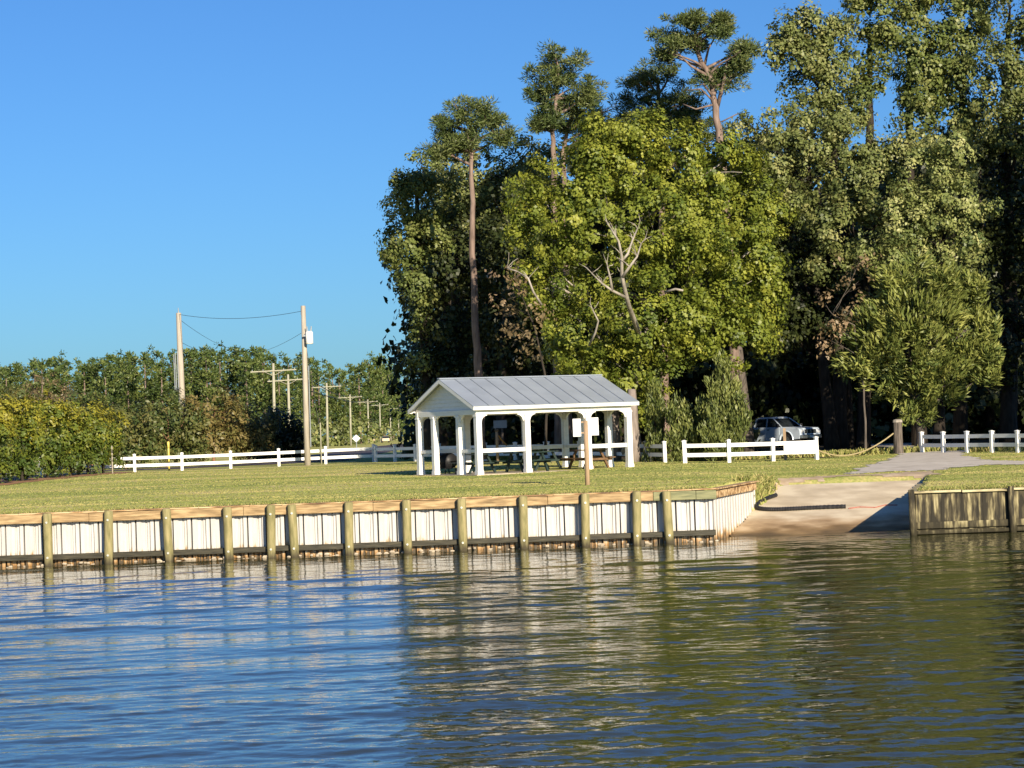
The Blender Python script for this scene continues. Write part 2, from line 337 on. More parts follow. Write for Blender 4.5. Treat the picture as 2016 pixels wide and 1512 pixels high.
wmx = axis_lines([(-6000, -600, 1800), (-600, -40, 70), (-40, -18, 1.1), (-18, 18, .085), (18, 40, 1.1), (40, 600, 70), (600, 6000, 1800)])
wmy = axis_lines([(-4000, -200, 950), (-200, 0, 40), (0, 18, 1.0), (18, 40, .065), (40, 58, .085), (58, 73, .12), (73, 82, 3)])
WX, WY = np.meshgrid(wmx, wmy)
wr = np.random.default_rng(5); WZ = np.zeros_like(WX); Wn = np.zeros_like(WX)
patch = np.clip(.75 + .35 * np.sin(WX * .23 + WY * .11 + 1) * np.sin(WY * .19 - WX * .07) + .25 * ss(-6, 2, WX), .3, 1.3)
for lo, hi, n_, slope, spread in ((2.2, 5.0, 8, .020, .16), (.9, 2.2, 16, .036, .30), (.42, .9, 24, .046, .50), (.20, .42, 26, .046, .7)):
    for k in range(n_):
        lam = wr.uniform(lo, hi); th = math.pi / 2 + .07 + wr.normal(0, spread); kk = 2 * math.pi / lam; ph = wr.uniform(0, 6.28)
        w_ = slope / math.sqrt(n_) * math.sqrt(2) / kk * np.sin(kk * (math.cos(th) * WX + math.sin(th) * WY) + ph + .5 * np.sin(WX * .21 + k))
        WZ += w_ * ((patch * (1.35 - 1.0 * ss(26, 52, WY))) if hi < .5 else patch if hi < 1 else (.5 + .5 * ss(32, 55, WY)) if hi < 3 else (.7 + .3 * ss(32, 55, WY)))
env = ss(-24, -17, WX) * (1 - ss(17, 24, WX)) * ss(12, 19, WY) * (1 - .55 * ss(60, 70, WY)) * (1 - ss(72, 74, WY))
WZ *= env
idx = np.arange(WX.size).reshape(WX.shape)
quads = np.stack([idx[:-1, :-1], idx[:-1, 1:], idx[1:, 1:], idx[1:, :-1]], -1).reshape(-1, 4)
w = bpy.data.objects.new('water', np_mesh('water', np.stack([WX, WY, WZ], -1).reshape(-1, 3), quads, MAT['water'], smooth=True)); COL.objects.link(w)
tag(w, 'rippled blue and olive river water in front of the bulkhead', kind='structure')

def inside(poly, x, y):
    c = np.zeros(x.shape, bool); n = len(poly)
    for i in range(n):
        x1, y1 = poly[i]; x2, y2 = poly[(i + 1) % n]
        if y1 == y2: continue
        c ^= ((y1 > y) != (y2 > y)) & (x < (x2 - x1) * (y - y1) / (y2 - y1) + x1)
    return c
def wob(x, y, k):
    return k * (np.sin(x * 2.1 + y * 1.3) + .6 * np.sin(x * 4.7 - y * 3.1 + 1) + .4 * np.sin(x * 9.1 + y * 7.3))
def drape(name, poly, st, mat, off, label, wk=.15, zf=None, kind='structure'):
    "a sheet laid on the ground inside an outline with an uneven edge"
    P = np.array(poly); x = np.arange(P[:, 0].min() - 1, P[:, 0].max() + 1, st); y = np.arange(P[:, 1].min() - 1, P[:, 1].max() + 1, st * 2)
    A, B = np.meshgrid(x, y); idx = np.arange(A.size).reshape(A.shape)
    q = np.stack([idx[:-1, :-1], idx[:-1, 1:], idx[1:, 1:], idx[1:, :-1]], -1).reshape(-1, 4)
    cx = A.ravel()[q].mean(1); cy = B.ravel()[q].mean(1)
    keep = inside(poly, cx + wob(cx, cy, wk), cy + wob(cy, cx, wk * 1.5)); q = q[keep]
    Z = (h_np(A, B) if zf is None else zf(A, B)) + off
    u, inv = np.unique(q, return_inverse=True); V = np.stack([A, B, Z], -1).reshape(-1, 3)[u]
    o = bpy.data.objects.new(name, np_mesh(name, V, inv.reshape(q.shape), mat, smooth=True)); COL.objects.link(o)
    return tag(o, label, kind=kind)
# concrete boat ramp, wet and sandy at the water
m, n, b, o_ = newmat('ramp_concrete')
g_ = n.nodes.new('ShaderNodeNewGeometry'); sx = n.nodes.new('ShaderNodeSeparateXYZ'); n.links.new(g_.outputs['Position'], sx.inputs[0])
nz = n.nodes.new('ShaderNodeTexNoise'); nz.inputs['Scale'].default_value = .9; nz.inputs['Detail'].default_value = 8; n.links.new(g_.outputs['Position'], nz.inputs[0])
r = ramp(n, [(.35, (.50, .41, .28)), (.5, (.60, .50, .35)), (.62, (.70, .60, .43))]); n.links.new(nz.outputs[0], r.inputs[0])
ma = n.nodes.new('ShaderNodeMath'); ma.operation = 'MULTIPLY_ADD'; ma.inputs[1].default_value = .5; n.links.new(nz.outputs[0], ma.inputs[0]); n.links.new(sx.outputs['Z'], ma.inputs[2])
r2 = ramp(n, [(.22, (.20, .16, .10)), (.38, (.42, .32, .20)), (.52, (.80, .68, .56)), (.70, (1, 1, 1))]); n.links.new(ma.outputs[0], r2.inputs[0])
mx = n.nodes.new('ShaderNodeMix'); mx.data_type = 'RGBA'; mx.blend_type = 'MULTIPLY'; mx.inputs['Factor'].default_value = 1
n.links.new(r.outputs[0], mx.inputs['A']); n.links.new(r2.outputs[0], mx.inputs['B']); n.links.new(mx.outputs['Result'], b.inputs['Base Color']); b.inputs['Roughness'].default_value = .8
mp_ = n.nodes.new('ShaderNodeMapping'); mp_.inputs['Scale'].default_value = (.5, 3.5, 1); n.links.new(g_.outputs['Position'], mp_.inputs[0])
wv = n.nodes.new('ShaderNodeTexNoise'); wv.inputs['Scale'].default_value = 4; wv.inputs['Detail'].default_value = 8; n.links.new(mp_.outputs[0], wv.inputs[0])
bp_ = n.nodes.new('ShaderNodeBump'); bp_.inputs['Strength'].default_value = .5; bp_.inputs['Distance'].default_value = .03; n.links.new(wv.outputs[0], bp_.inputs['Height']); n.links.new(bp_.outputs[0], b.inputs['Normal'])
MAT['ramp'] = m
rp = []
def rz_f(x, y): return ramp_z(y) + 0 * x
slab = drape('boat_ramp', [(6.0, 62), (6.08, 69.1), (8.05, 76.05), (8.1, 76.4), (9.4, 80.9), (14.9, 81.6), (wall_right_x(76) + .02, 76), (12.02, 68), (12.0, 62)], .1, MAT['ramp'], 0, 'pale concrete boat ramp running down into the water', .03, rz_f)
# sandy wash in front of the return wall
drape('dirt_path', [(8.7, 79.0), (9.6, 81.6), (15.6, 83), (15.2, 80.8), (12, 81.6), (9.8, 80.8)], .12, MAT['sand'], .012, 'worn strip of sandy soil along the head of the ramp', .12)
drv = [gpt(1672, 83), gpt(1700, 88), gpt(1745, 94), gpt(1770, 100), gpt(1762, 112), gpt(1640, 140), gpt(1500, 160), gpt(1700, 160), gpt(1760, 140), gpt(1900, 113), gpt(1905, 103), gpt(1893, 97.5), gpt(1915, 93), gpt(1960, 90), gpt(2100, 86), gpt(2100, 85), gpt(1935, 86.5), gpt(1840, 84)]
drape('driveway', [(p.x, p.y) for p in drv], .15, MAT['gravel'], .015, 'grey gravel driveway leading up from the boat ramp', .15)
drape('mulch_bed', [(p.x, p.y) for p in [gpt(-80, 100), gpt(-20, 103.5), gpt(40, 106.5), gpt(90, 110.5), gpt(150, 115), gpt(200, 118.5), gpt(250, 121.5), gpt(262, 124), gpt(235, 130), gpt(-80, 118)]] , .3, MAT['soil'], .012, 'orange brown mulch bed along the foot of the hedge', .2)
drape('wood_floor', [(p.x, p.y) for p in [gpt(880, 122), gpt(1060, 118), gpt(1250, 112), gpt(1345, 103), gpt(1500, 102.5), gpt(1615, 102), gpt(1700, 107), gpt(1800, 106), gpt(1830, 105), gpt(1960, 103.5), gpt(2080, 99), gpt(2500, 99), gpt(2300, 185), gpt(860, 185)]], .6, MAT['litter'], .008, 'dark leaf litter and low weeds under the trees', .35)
road = [(-90, 131.5), (-30, 134), (-14, 137), (-11, 145), (-15, 420), (-28, 900), (-36, 900), (-22, 420), (-18, 146), (-30, 141), (-90, 138.5)]
drape('road', road, .5, MAT['asphalt'], .02, 'dark asphalt road beyond the white fence', .0)
lines = MB()
for i in range(22):
    x0 = -60 + i * 2.2; y0 = 134.6 + (x0 + 60) * .04
    lines.add([(x0, y0, h(x0, y0) + .03), (x0 + 1.1, y0 + .04, h(x0, y0) + .03), (x0 + 1.1, y0 + .4, h(x0, y0) + .03), (x0, y0 + .36, h(x0, y0) + .03)], [(0, 1, 2, 3)])
tag(lines.obj('road_marking', MAT['paint']), 'broken white line on the road behind the fence', kind='structure')

drape('dirt_strip', [(-30, 69.2), (6.0, 69.2), (6.0, 69.75), (-30, 69.6)], .1, MAT['drygrass'], .012, 'dry worn strip of soil and straw just behind the bulkhead cap', .16)
# ------------------------------------------------------------------ vinyl bulkhead
TOP = 1.62
pile_px = [95, 213, 332, 450, 533, 579, 686, 801, 910, 1030, 1151, 1252, 1316]
YB = 69.0
bulk = thing('bulkhead', (-5, YB, 0), 'long white vinyl bulkhead with timber piles and tan wales below the lawn', 'bulkhead')
off = Vector((-5, YB, 0))
px_x = [wx(p, YB - .15, 1020) for p in pile_px]
step = px_x[1] - px_x[0]
px_x = [px_x[0] - step * k for k in range(7, 0, -1)] + px_x
xcorner = 6.05
# sheet profile: one moulded panel (pan, shoulder, rib), period .575
P = .575
prof = [(0, .10), (.03, .10), (.035, .0), (.15, 0), (.21, .03), (.29, .03), (.31, .05), (.335, .05), (.36, .03), (.42, .03), (.46, 0), (.56, 0), (.575, .10)]
def sheet_mesh(z0, z1, k=1.0):
    b = MB(); n = len(prof); vs = []
    for z in (z0, z1):
        vs += [(x, y * 2.2 * k, z) for x, y in prof]
    b.add(vs, [(i, i + 1, i + 1 + n, i + n) for i in range(n - 1)])
    vs2 = [(x, y * 2.2 * k + .012, z) for z in (z0, z1) for x, y in prof]
    b.add(vs2, [(i + n, i + 1 + n, i + 1, i) for i in range(n - 1)]); return b.mesh('vinyl_sheet', MAT['vinyl'])
shm = sheet_mesh(-.9, TOP - .12)
nsh = int((xcorner - px_x[0]) / P)
for i in range(nsh + 1):
    part('vinyl_sheet', shm, bulk, (xcorner - (i + 1) * P + 5, .02 + random.uniform(-.012, .012), random.uniform(-.01, .01)), (0, random.uniform(-.006, .006), 0))
# piles
def pile_mesh(seed):
    r = random.Random(seed); b = MB(); zs = [-1.5, .0, .25, .6, 1.0, TOP - .03, TOP + .005]
    rr = [.125, .13, .137, .135, .136, .137, .12]
    n = 14; vs = []
    for z, q in zip(zs, rr):
        for k in range(n):
            a = 2 * math.pi * k / n; w = q * (1 + .03 * r.uniform(-1, 1)); vs.append((w * math.cos(a), w * math.sin(a), z))
    fs = [(i * n + k, i * n + (k + 1) % n, (i + 1) * n + (k + 1) % n, (i + 1) * n + k) for i in range(len(zs) - 1) for k in range(n)]
    fs.append(tuple((len(zs) - 1) * n + k for k in range(n))); b.add(vs, fs); return b.mesh('pile', MAT['pile'], True)
pm = [pile_mesh(s) for s in range(4)]
boltm = MB().tube([(0, .0, 0), (0, -.035, 0)], .036, 8).mesh('bolt', MAT['galv'])
for i, x in enumerate(px_x):
    p = part('pile', pm[i % 4], bulk, (x + 5, -.31, random.uniform(-.015, .01)), (random.uniform(-.006, .012), math.radians(-1.6) + random.uniform(-.008, .008), random.uniform(0, 6)))
    for z in (TOP - .27, .27):
        bo = part('bolt', boltm, p); a = p.rotation_euler.z; bo.rotation_euler = (0, 0, -a)
        v = Matrix.Rotation(-a, 3, 'Z') @ Vector((0, -.128, z)); bo.location = v
# wales and cap boards between piles
for i in range(len(px_x)):
    xa = px_x[i]; xb = px_x[i + 1] if i + 1 < len(px_x) else xcorner + .12
    L = xb - xa
    last = i >= len(px_x) - 2
    mt = MAT['walegreen'] if last else MAT['wale']
    segs = [(xa + .01, xb - .01)]
    if i % 3 == 1 and L > 1.2: s = xa + L * random.uniform(.3, .7); segs = [(xa + .01, s - .004), (s + .004, xb - .01)]
    if i == len(px_x) - 2: s = xa + L * .55; segs = [(xa + .01, s), (s + .01, xb - .01)]
    for k, (a, c) in enumerate(segs):
        mm = MAT['wale'] if (i == len(px_x) - 2 and k == 0) else mt
        b = MB().box(((a + c) / 2 + 5, -.10, TOP - .17 + random.uniform(-.008, .008)), (c - a, .15, .27)); bevel(b.obj('top_wale', mm, bulk), .012)
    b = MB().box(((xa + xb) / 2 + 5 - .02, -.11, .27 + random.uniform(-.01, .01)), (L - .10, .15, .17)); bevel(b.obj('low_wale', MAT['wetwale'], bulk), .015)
    # cap boards, slightly uneven
    nseg = 2
    for k in range(nseg):
        a = xa + L * k / nseg + .004; c = xa + L * (k + 1) / nseg - .004
        b = MB().box(((a + c) / 2 + 5, .05, TOP - .008 + random.uniform(-.004, .010)), (c - a, .40, .036)); bevel(b.obj('cap_board', MAT['cap'], bulk), .006)
# tail of the lower wale past the last pile
# return wall, running back beside the ramp
ret_d = Vector((2.0, 7.0, 0)).normalized(); ret_n = Vector((ret_d.y, -ret_d.x, 0)); rl = math.hypot(2.0, 7.0); ang = math.atan2(ret_d.y, ret_d.x)
rib = MB(); pr = [(0, 0), (.20, 0), (.25, .16), (.44, .16), (.48, 0)]
npn = int(rl / .48)
ribm_v = [(x, -y * 1.0, z) for z in (-.9, TOP - .2) for x, y in [(a, -bb) for a, bb in pr]]
ribm = MB().add([(x, bb, z) for z in (-.9, TOP - .2) for x, bb in pr], [(i, i + 1, i + 1 + 5, i + 5) for i in range(4)]).mesh('vinyl_sheet', MAT['vinyl'])
for i in range(npn + 1):
    q = Vector((xcorner, YB, 0)) + ret_d * (i * .48) - off
    part('vinyl_sheet', ribm, bulk, q, (0, 0, ang))
q0 = Vector((xcorner, YB, TOP - .17)) - off
for k, (a, c) in enumerate([(0, 3.4), (3.41, rl + .15)]):
    b = MB().beam(q0 + ret_d * a + ret_n * .05, q0 + ret_d * c + ret_n * .05, .10, .25); bevel(b.obj('top_wale', MAT['cap'], bulk), .01)
    b = MB().beam(q0 + ret_d * a + ret_n * .02 + Vector((0, 0, .16)), q0 + ret_d * (c + .08) + ret_n * .02 + Vector((0, 0, .16)), .34, .04); bevel(b.obj('cap_board', MAT['cap'], bulk), .006)

# rubble along the foot of the bulkhead
rubble = thing('riprap', (0, 68.6, 0), 'small pale stones lodged under the lower wale of the bulkhead', 'stones')
rubble['kind'] = 'stuff'
rb = MB()
for i in range(150):
    x = random.uniform(-22, 6.2); c = Vector((x, random.uniform(.05, .3), random.uniform(-.02, .07))); r0 = random.uniform(.03, .08)
    vs = [c + Vector((math.sin(t) * math.cos(p) * r0 * random.uniform(.8, 1.5), math.sin(t) * math.sin(p) * r0, math.cos(t) * r0 * .7)) for t in (.6, 1.5, 2.5) for p in (0, 1.25, 2.5, 3.8, 5)]
    rb.add(vs, [(i_ * 5 + k, i_ * 5 + (k + 1) % 5, (i_ + 1) * 5 + (k + 1) % 5, (i_ + 1) * 5 + k) for i_ in range(2) for k in range(5)] + [(0, 1, 2, 3, 4), (14, 13, 12, 11, 10)])
ro = rb.obj('riprap_stones', MAT['concrete'], rubble); ro['kind'] = 'stuff'

# ------------------------------------------------------------------ timber sea wall at the right
ZT = 1.34
MAT['oldplank'] = wetwood('stained_old_plank', [(.42, (.028, .025, .018)), (.52, (.085, .072, .042)), (.62, (.26, .225, .12)), (.74, (.48, .42, .26))], (.03, .026, .014), .05, .45, 2.2, (3.5, 3.5, .55))
MAT['oldcap'] = noise_mat('lichen_cap_board', [(.38, (.06, .05, .035)), (.48, (.30, .25, .14)), (.6, (.52, .47, .28))], (1, 4, 4), 1.7, .85, 7, .4, space='World')
sea = thing('seawall', (12, 68, 0), 'dark stained timber sea wall of upright planks beside the ramp', 'sea wall')
x = .13; k = 0
while x < 14:
    wd = random.uniform(.145, .165)
    b = MB().box((x + wd / 2, random.uniform(.0, .015), (ZT - .1 - 1.2) / 2), (wd - .006, .05, ZT - .1 + 1.2)); b.obj('plank', MAT['oldplank'], sea); x += wd
xs = [.0, 3.02, 6.0, 9.0, 12.0]
for i, xx in enumerate(xs):
    b = MB().tube([(0, 0, -1.5), (0, 0, .3), (0, 0, ZT + (.06 if i < 2 else .02))], [.105, .11, .095], 12)
    p = b.obj('post', MAT['oldplank'], sea, True, (xx, -.15, 0)); p.rotation_euler = (0, math.radians(-.8), 0)
    if i:
        a, c = xs[i - 1] + .11, xx - .11
        for z, hh, d_ in ((.30, .20, .075), (.09, .11, .11)):
            bevel(MB().box(((a + c) / 2, -.03 - d_ / 2, z), (c - a, d_, hh)).obj('wale_board', MAT['oldplank'], sea), .01)
        for kk in range(2):
            a2 = xs[i - 1] + .02 + (xx - xs[i - 1]) * kk / 2; c2 = xs[i - 1] - .01 + (xx - xs[i - 1]) * (kk + 1) / 2
            bevel(MB().box(((a2 + c2) / 2, .05, ZT - .035 + random.uniform(-.01, .008)), (c2 - a2, .34, .07)).obj('cap_board', MAT['oldcap'], sea), .012)
rd = Vector((.215, 1, 0)).normalized(); t = .1
while t < 8.2:
    b = MB().beam(rd * t + Vector((.02, 0, -1.2)), rd * t + Vector((.02, 0, max(ZT - .12, ramp_z(68 + t * .97) + .15))), .05, .155, upv=rd); b.obj('plank', MAT['oldplank'], sea); t += .16
bevel(MB().beam(Vector((.05, .1, ZT - .04)), Vector((.05, 0, ZT - .04)) + rd * 8.2, .26, .06).obj('cap_board', MAT['oldcap'], sea), .01)

# ------------------------------------------------------------------ corrugated black drain pipe on the ramp
pts = []
ctrl = [(9.1, 78.3), (8.7, 77.7), (8.35, 77.0), (8.18, 76.3), (8.25, 75.8), (8.7, 75.55), (9.4, 75.55), (10.2, 75.6), (11.25, 75.6)]
for i in range(len(ctrl) - 1):
    for k in range(8):
        t = k / 8; p0 = ctrl[max(i - 1, 0)]; p1 = ctrl[i]; p2 = ctrl[i + 1]; p3 = ctrl[min(i + 2, len(ctrl) - 1)]
        c = [.5 * (2 * p1[j] + (p2[j] - p0[j]) * t + (2 * p0[j] - 5 * p1[j] + 4 * p2[j] - p3[j]) * t * t + (3 * p1[j] - p0[j] - 3 * p2[j] + p3[j]) * t ** 3) for j in (0, 1)]
        pts.append(Vector((c[0], c[1], ramp_z(c[1]) + .075)))
dense = []
for a, c in zip(pts[:-1], pts[1:]):
    dense += [a, a.lerp(c, .5)]
tag(MB().tube(dense, [.075 if i % 2 else .062 for i in range(len(dense))], 10).obj('drain_pipe', MAT['rubber']), 'black corrugated plastic drain pipe lying curved across the ramp', 'pipe')
MAT['redrope'] = noise_mat('faded_red_rope', [(.3, (.30, .10, .08)), (.7, (.45, .20, .16))], nscale=10, rough=.9)
rpz = [Vector((x_, y_, ramp_z(y_) + .02)) for x_, y_ in [(11.2, 75.5), (11.6, 75.7), (12.1, 75.5), (12.5, 75.9), (12.9, 75.8)]]
tag(MB().tube(rpz, .02, 6).obj('rope', MAT['redrope']), 'faded red rope lying on the ramp past the pipe end', 'rope')

# ------------------------------------------------------------------ pavilion
TH = math.radians(29); A = Vector((math.cos(TH), math.sin(TH), 0)); B = Vector((-math.sin(TH), math.cos(TH), 0))
C0 = pix(944, 934, 91); C0 = Vector((C0.x, 91, h(C0.x, 91) + .02)); LEN, WID = 7.2, 5.3
pav = thing('pavilion', C0, 'white open picnic pavilion with grey metal gable roof on the lawn', 'pavilion', rz=TH)
tag(MB().box((LEN / 2, WID / 2, -.05), (LEN + .5, WID + .5, .14)).obj('slab', MAT['concrete'], pav))
us = [0, LEN * .315, LEN * .72, LEN]; vs_ = [0, WID * .30, WID * .73, WID]
EZ = 2.46
def posts():
    for u in us:
        for v in (0, WID): yield u, v
    for v in vs_[1:3]:
        for u in (0, LEN): yield u, v
pmsh = MB().box((0, 0, EZ / 2 + .02), (.24, .24, EZ - .04)); pmsh.box((0, 0, .09), (.28, .28, .16)); pmsh.box((0, 0, EZ - .06), (.28, .28, .06)); pmsh = pmsh.mesh('post', MAT['white'])
for u, v in posts(): part('post', pmsh, pav, (u, v, 0))
for v in (0, WID): bevel(MB().box((LEN / 2, v, EZ + .11), (LEN + .24, .2, .22)).obj('beam', MAT['white'], pav), .01)
for u in (0, LEN): bevel(MB().box((u, WID / 2, EZ + .11), (.2, WID - .204, .22)).obj('beam', MAT['white'], pav), .01)
# curved knee brackets
R = .30
arc = [(0, 0), (0, -R)] + [(R - R * math.cos(t) * .92 - R * .0 + .0, -R + R * math.sin(t) * .92) for t in [math.pi / 2 * k / 6 for k in range(1, 6)]] + [(R, 0)]
arc = [(0, 0), (0, -R), (.05, -R)] + [(.05 + (R - .05) * (1 - math.cos(t)), -R + (R - .05) * math.sin(t)) for t in [math.pi / 2 * k / 6 for k in range(1, 7)]] + [(R, 0)]
brm = MB().prism(arc, (1, 0, 0), (0, 0, 1), (0, -.045, 0), (0, .09, 0)).mesh('bracket', MAT['white'])
def bracket(u, v, du, dv):
    a = math.atan2(dv, du); part('bracket', brm, pav, (u + du * .12, v + dv * .12, EZ - .001), (0, 0, a))
for v in (0, WID):
    for i, u in enumerate(us):
        if i: bracket(u, v, -1, 0)
        if i < 3: bracket(u, v, 1, 0)
for u in (0, LEN):
    for i, v in enumerate(vs_):
        if i: bracket(u, v, 0, -1)
        if i < 3: bracket(u, v, 0, 1)
# rails in the narrow bays
for v in (0, WID):
    for a, c in ((us[0], us[1]), (us[2], us[3])): bevel(MB().box(((a + c) / 2, v, .98), (c - a - .245, .07, .17)).obj('rail', MAT['white'], pav), .008)
for u in (0, LEN):
    for a, c in ((vs_[0], vs_[1]), (vs_[2], vs_[3])): bevel(MB().box((u, (a + c) / 2, .98), (.07, c - a - .245, .13)).obj('rail', MAT['white'], pav), .008)
# roof
OV = .36; RZ = 4.02; EH = 2.80; half = WID / 2 + OV
slope = Vector((0, half, RZ - EH)); sl = slope.length; npan = 11; pw = (LEN + 2 * OV) / npan
for side in (0, 1):
    for i in range(npan):
        u0 = -OV + i * pw
        e = Vector((u0, -OV if side == 0 else WID + OV, EH)); r = Vector((u0, WID / 2, RZ)); d = (r - e)
        nrm = Vector((1, 0, 0)).cross(d).normalized() * (1 if side == 0 else -1)
        if nrm.z < 0: nrm = -nrm
        q = MB(); w_ = Vector((pw - .004, 0, 0)); t = nrm * .03
        q.add([e, e + w_, r + w_, r, e - t, e + w_ - t, r + w_ - t, r - t], [(0, 1, 2, 3), (7, 6, 5, 4), (0, 4, 5, 1), (1, 5, 6, 2), (2, 6, 7, 3), (3, 7, 4, 0)])
        q.obj('roof_panel', MAT['roof'], pav)
        if i: MB().beam(e + nrm * .012, r + nrm * .012, .035, .035, upv=nrm).obj('roof_seam', MAT['seam'], pav)
bevel(MB().box((LEN / 2, WID / 2, RZ + .012), (LEN + 2 * OV + .04, .22, .05)).obj('ridge_cap', MAT['roof'], pav), .02)
for v in (-OV + .015, WID + OV - .015): MB().box((LEN / 2, v, EH - .095), (LEN + 2 * OV, .04, .13)).obj('fascia', MAT['white'], pav)
for v0, v1 in ((-OV + .04, -.1), (WID + .1, WID + OV - .04)): MB().box((LEN / 2, (v0 + v1) / 2, EH - .13), (LEN + .3, abs(v1 - v0), .02)).obj('soffit', MAT['white'], pav)
for u in (-OV + .02, LEN + OV - .02):
    for sgn in (0, 1):
        e = Vector((u, -OV if sgn == 0 else WID + OV, EH - .10)); r = Vector((u, WID / 2, RZ - .10)); MB().beam(e, r, .04, .15).obj('barge_board', MAT['white'], pav)
# gable siding boards
for u in (-.02, LEN + .02):
    nb = 8; z0 = EZ + .222; zt = RZ - .07
    for k in range(nb):
        za = z0 + (zt - z0) * k / nb; zb = z0 + (zt - z0) * (k + 1) / nb - .004
        fa = (RZ - .05 - za) / (RZ - EH) * half; fb = max((RZ - .05 - zb) / (RZ - EH) * half, .01)
        fa = min(fa, half - .1); fb = min(fb, half - .1)
        s_ = -1 if u < 0 else 1
        q = MB(); o0 = Vector((u + s_ * .03, WID / 2, 0)); o1 = Vector((u + s_ * .008, WID / 2, 0)); o2 = Vector((u - s_ * .02, WID / 2, 0))
        q.add([o0 + Vector((0, -fa, za)), o0 + Vector((0, fa, za)), o1 + Vector((0, fb, zb)), o1 + Vector((0, -fb, zb)), o2 + Vector((0, -fa, za)), o2 + Vector((0, fa, za)), o2 + Vector((0, fb, zb)), o2 + Vector((0, -fb, zb))],
              [(0, 1, 2, 3), (7, 6, 5, 4), (0, 4, 5, 1), (1, 5, 6, 2), (2, 6, 7, 3), (3, 7, 4, 0)])
        q.obj('siding_board', MAT['white'], pav)
for i in range(9):
    u = .4 + i * (LEN - .8) / 8
    for sgn in (0, 1):
        v = 0.0 if sgn == 0 else WID
        MB().beam(Vector((u, v, EH + .00)), Vector((u, WID / 2, RZ - .14)), .05, .12).obj('rafter', MAT['white'], pav)

# picnic tables
def picnic_table(u, v, rz, mat, label):
    loc = C0 + A * u + B * v + Vector((0, 0, .02)); t = thing('picnic_table', loc, label, 'picnic table', 'picnic tables under the pavilion', TH + rz)
    for k in range(5): MB().box((0, -.32 + k * .16, .80), (1.8, .145, .04)).obj('table_board', mat, t)
    for s in (-1, 1):
        for k in (0, 1): MB().box((0, s * (.66 + .16 * k - .08), .47), (1.8, .14, .04)).obj('seat_board', mat, t)
    for s in (-1, 1):
        for q in (-1, 1): MB().beam(Vector((s * .62, q * .22, .78)), Vector((s * .62, q * .62, .0)), .09, .09, upv=Vector((1, 0, 0))).obj('leg', mat, t)
        MB().box((s * .70, 0, .41), (.05, 1.5, .09)).obj('crossbar', mat, t)
    return t
picnic_table(1.15, 2.5, 1.57, MAT['green'], 'dark green picnic table nearest the left gable end of the pavilion')
picnic_table(2.9, 1.2, .1, MAT['green'], 'dark green picnic table seen through the left front bay')
picnic_table(4.7, 3.1, 1.5, MAT['green'], 'dark green picnic table seen through the wide middle bay')
picnic_table(5.9, 1.2, 1.57, MAT['brownwood'], 'brown wooden picnic table just left of the sign post')
# barrel grill at the left end
bl = C0 + A * .9 + B * 4.6 + Vector((0, 0, .02)); gr = thing('barrel_grill', bl, 'round black barrel grill standing behind the left end posts', 'grill', rz=TH)
MB().tube([(-.05, -.42, .55), (-.05, .42, .55)], .34, 18).obj('drum', MAT['blackplastic'], gr, True)
for s in (-1, 1):
    for q in (-1, 1): MB().tube([(q * .2, s * .3, .35), (q * .28, s * .34, 0)], .025, 6).obj('leg', MAT['blackplastic'], gr)
bevel(MB().box((-.42, 0, .86), (.3, .9, .03)).obj('side_shelf', MAT['blackplastic'], gr), .005)

# sign post with two white boards
p0 = gpt(1154, 75.5); sgn_ = thing('notice_sign', p0, 'brown wooden sign post with two blank white boards in front of pavilion', 'sign')
top_z = pix(1151, 828, 75.5).z - p0.z
pt = MB().tube([(0, 0, -.3), (0, 0, 1), (0, 0, top_z)], [.085, .08, .075], 12).obj('post', MAT['signpost'], sgn_, True); pt.rotation_euler = (0, math.radians(.4), 0)
zc = pix(1135, 842, 75.5).z - p0.z
bevel(MB().box((-.29, -.04, zc), (.27, .03, .60)).obj('board', MAT['signboard'], sgn_), .004)
bevel(MB().box((.26, -.05, zc + .02), (.36, .03, .60)).obj('board', MAT['signboard'], sgn_), .004)
MB().box((-.02, .0, zc + .18), (.8, .03, .05)).obj('bracket', MAT['signpost'], sgn_)
MB().box((-.02, .0, zc - .18), (.8, .03, .05)).obj('bracket', MAT['signpost'], sgn_)

# ------------------------------------------------------------------ white two-rail fences
fp = MB().box((0, 0, .42), (.15, .15, 1.0)).add([(-.095, -.095, .92), (.095, -.095, .92), (.095, .095, .92), (-.095, .095, .92), (-.095, -.095, .945), (.095, -.095, .945), (.095, .095, .945), (-.095, .095, .945), (0, 0, .985)],
     [(3, 2, 1, 0), (0, 1, 5, 4), (1, 2, 6, 5), (2, 3, 7, 6), (3, 0, 4, 7), (4, 5, 8), (5, 6, 8), (6, 7, 8), (7, 4, 8)]).mesh('post', MAT['pvc'])
def fence(pts, label, first_rail=True, hk=1.0):
    P_ = [gpt(px, D) for px, D in pts]; o = thing('rail_fence', P_[0], label, 'fence')
    for i, p in enumerate(P_):
        q = part('post', fp, o, p - P_[0], (random.uniform(-.01, .01), random.uniform(-.015, .015), math.atan2(*(P_[min(i + 1, len(P_) - 1)] - P_[max(i - 1, 0)]).yx)), (1, 1, hk))
    for i in range(len(P_) - 1):
        a, c = P_[i] - P_[0], P_[i + 1] - P_[0]; d = (c - a).normalized()
        for z in (.73, .34): MB().beam(a + Vector((0, 0, z * hk)) + d * .06, c + Vector((0, 0, z * hk)) - d * .06, .05, .17).obj('rail', MAT['pvc'], o)
    return o, P_
fence([(78, 126), (171, 126), (264, 126.5), (357, 127), (453, 127.5), (548, 128), (640, 128.5), (735, 129.5)], 'white two rail fence running across the lawn left of the pavilion', hk=1.06)
fence([(739, 128.8), (777, 127), (817, 125), (864, 123), (910, 121), (955, 119), (1014, 117), (1074, 115)], 'white two rail fence passing behind the pavilion, mostly shaded')
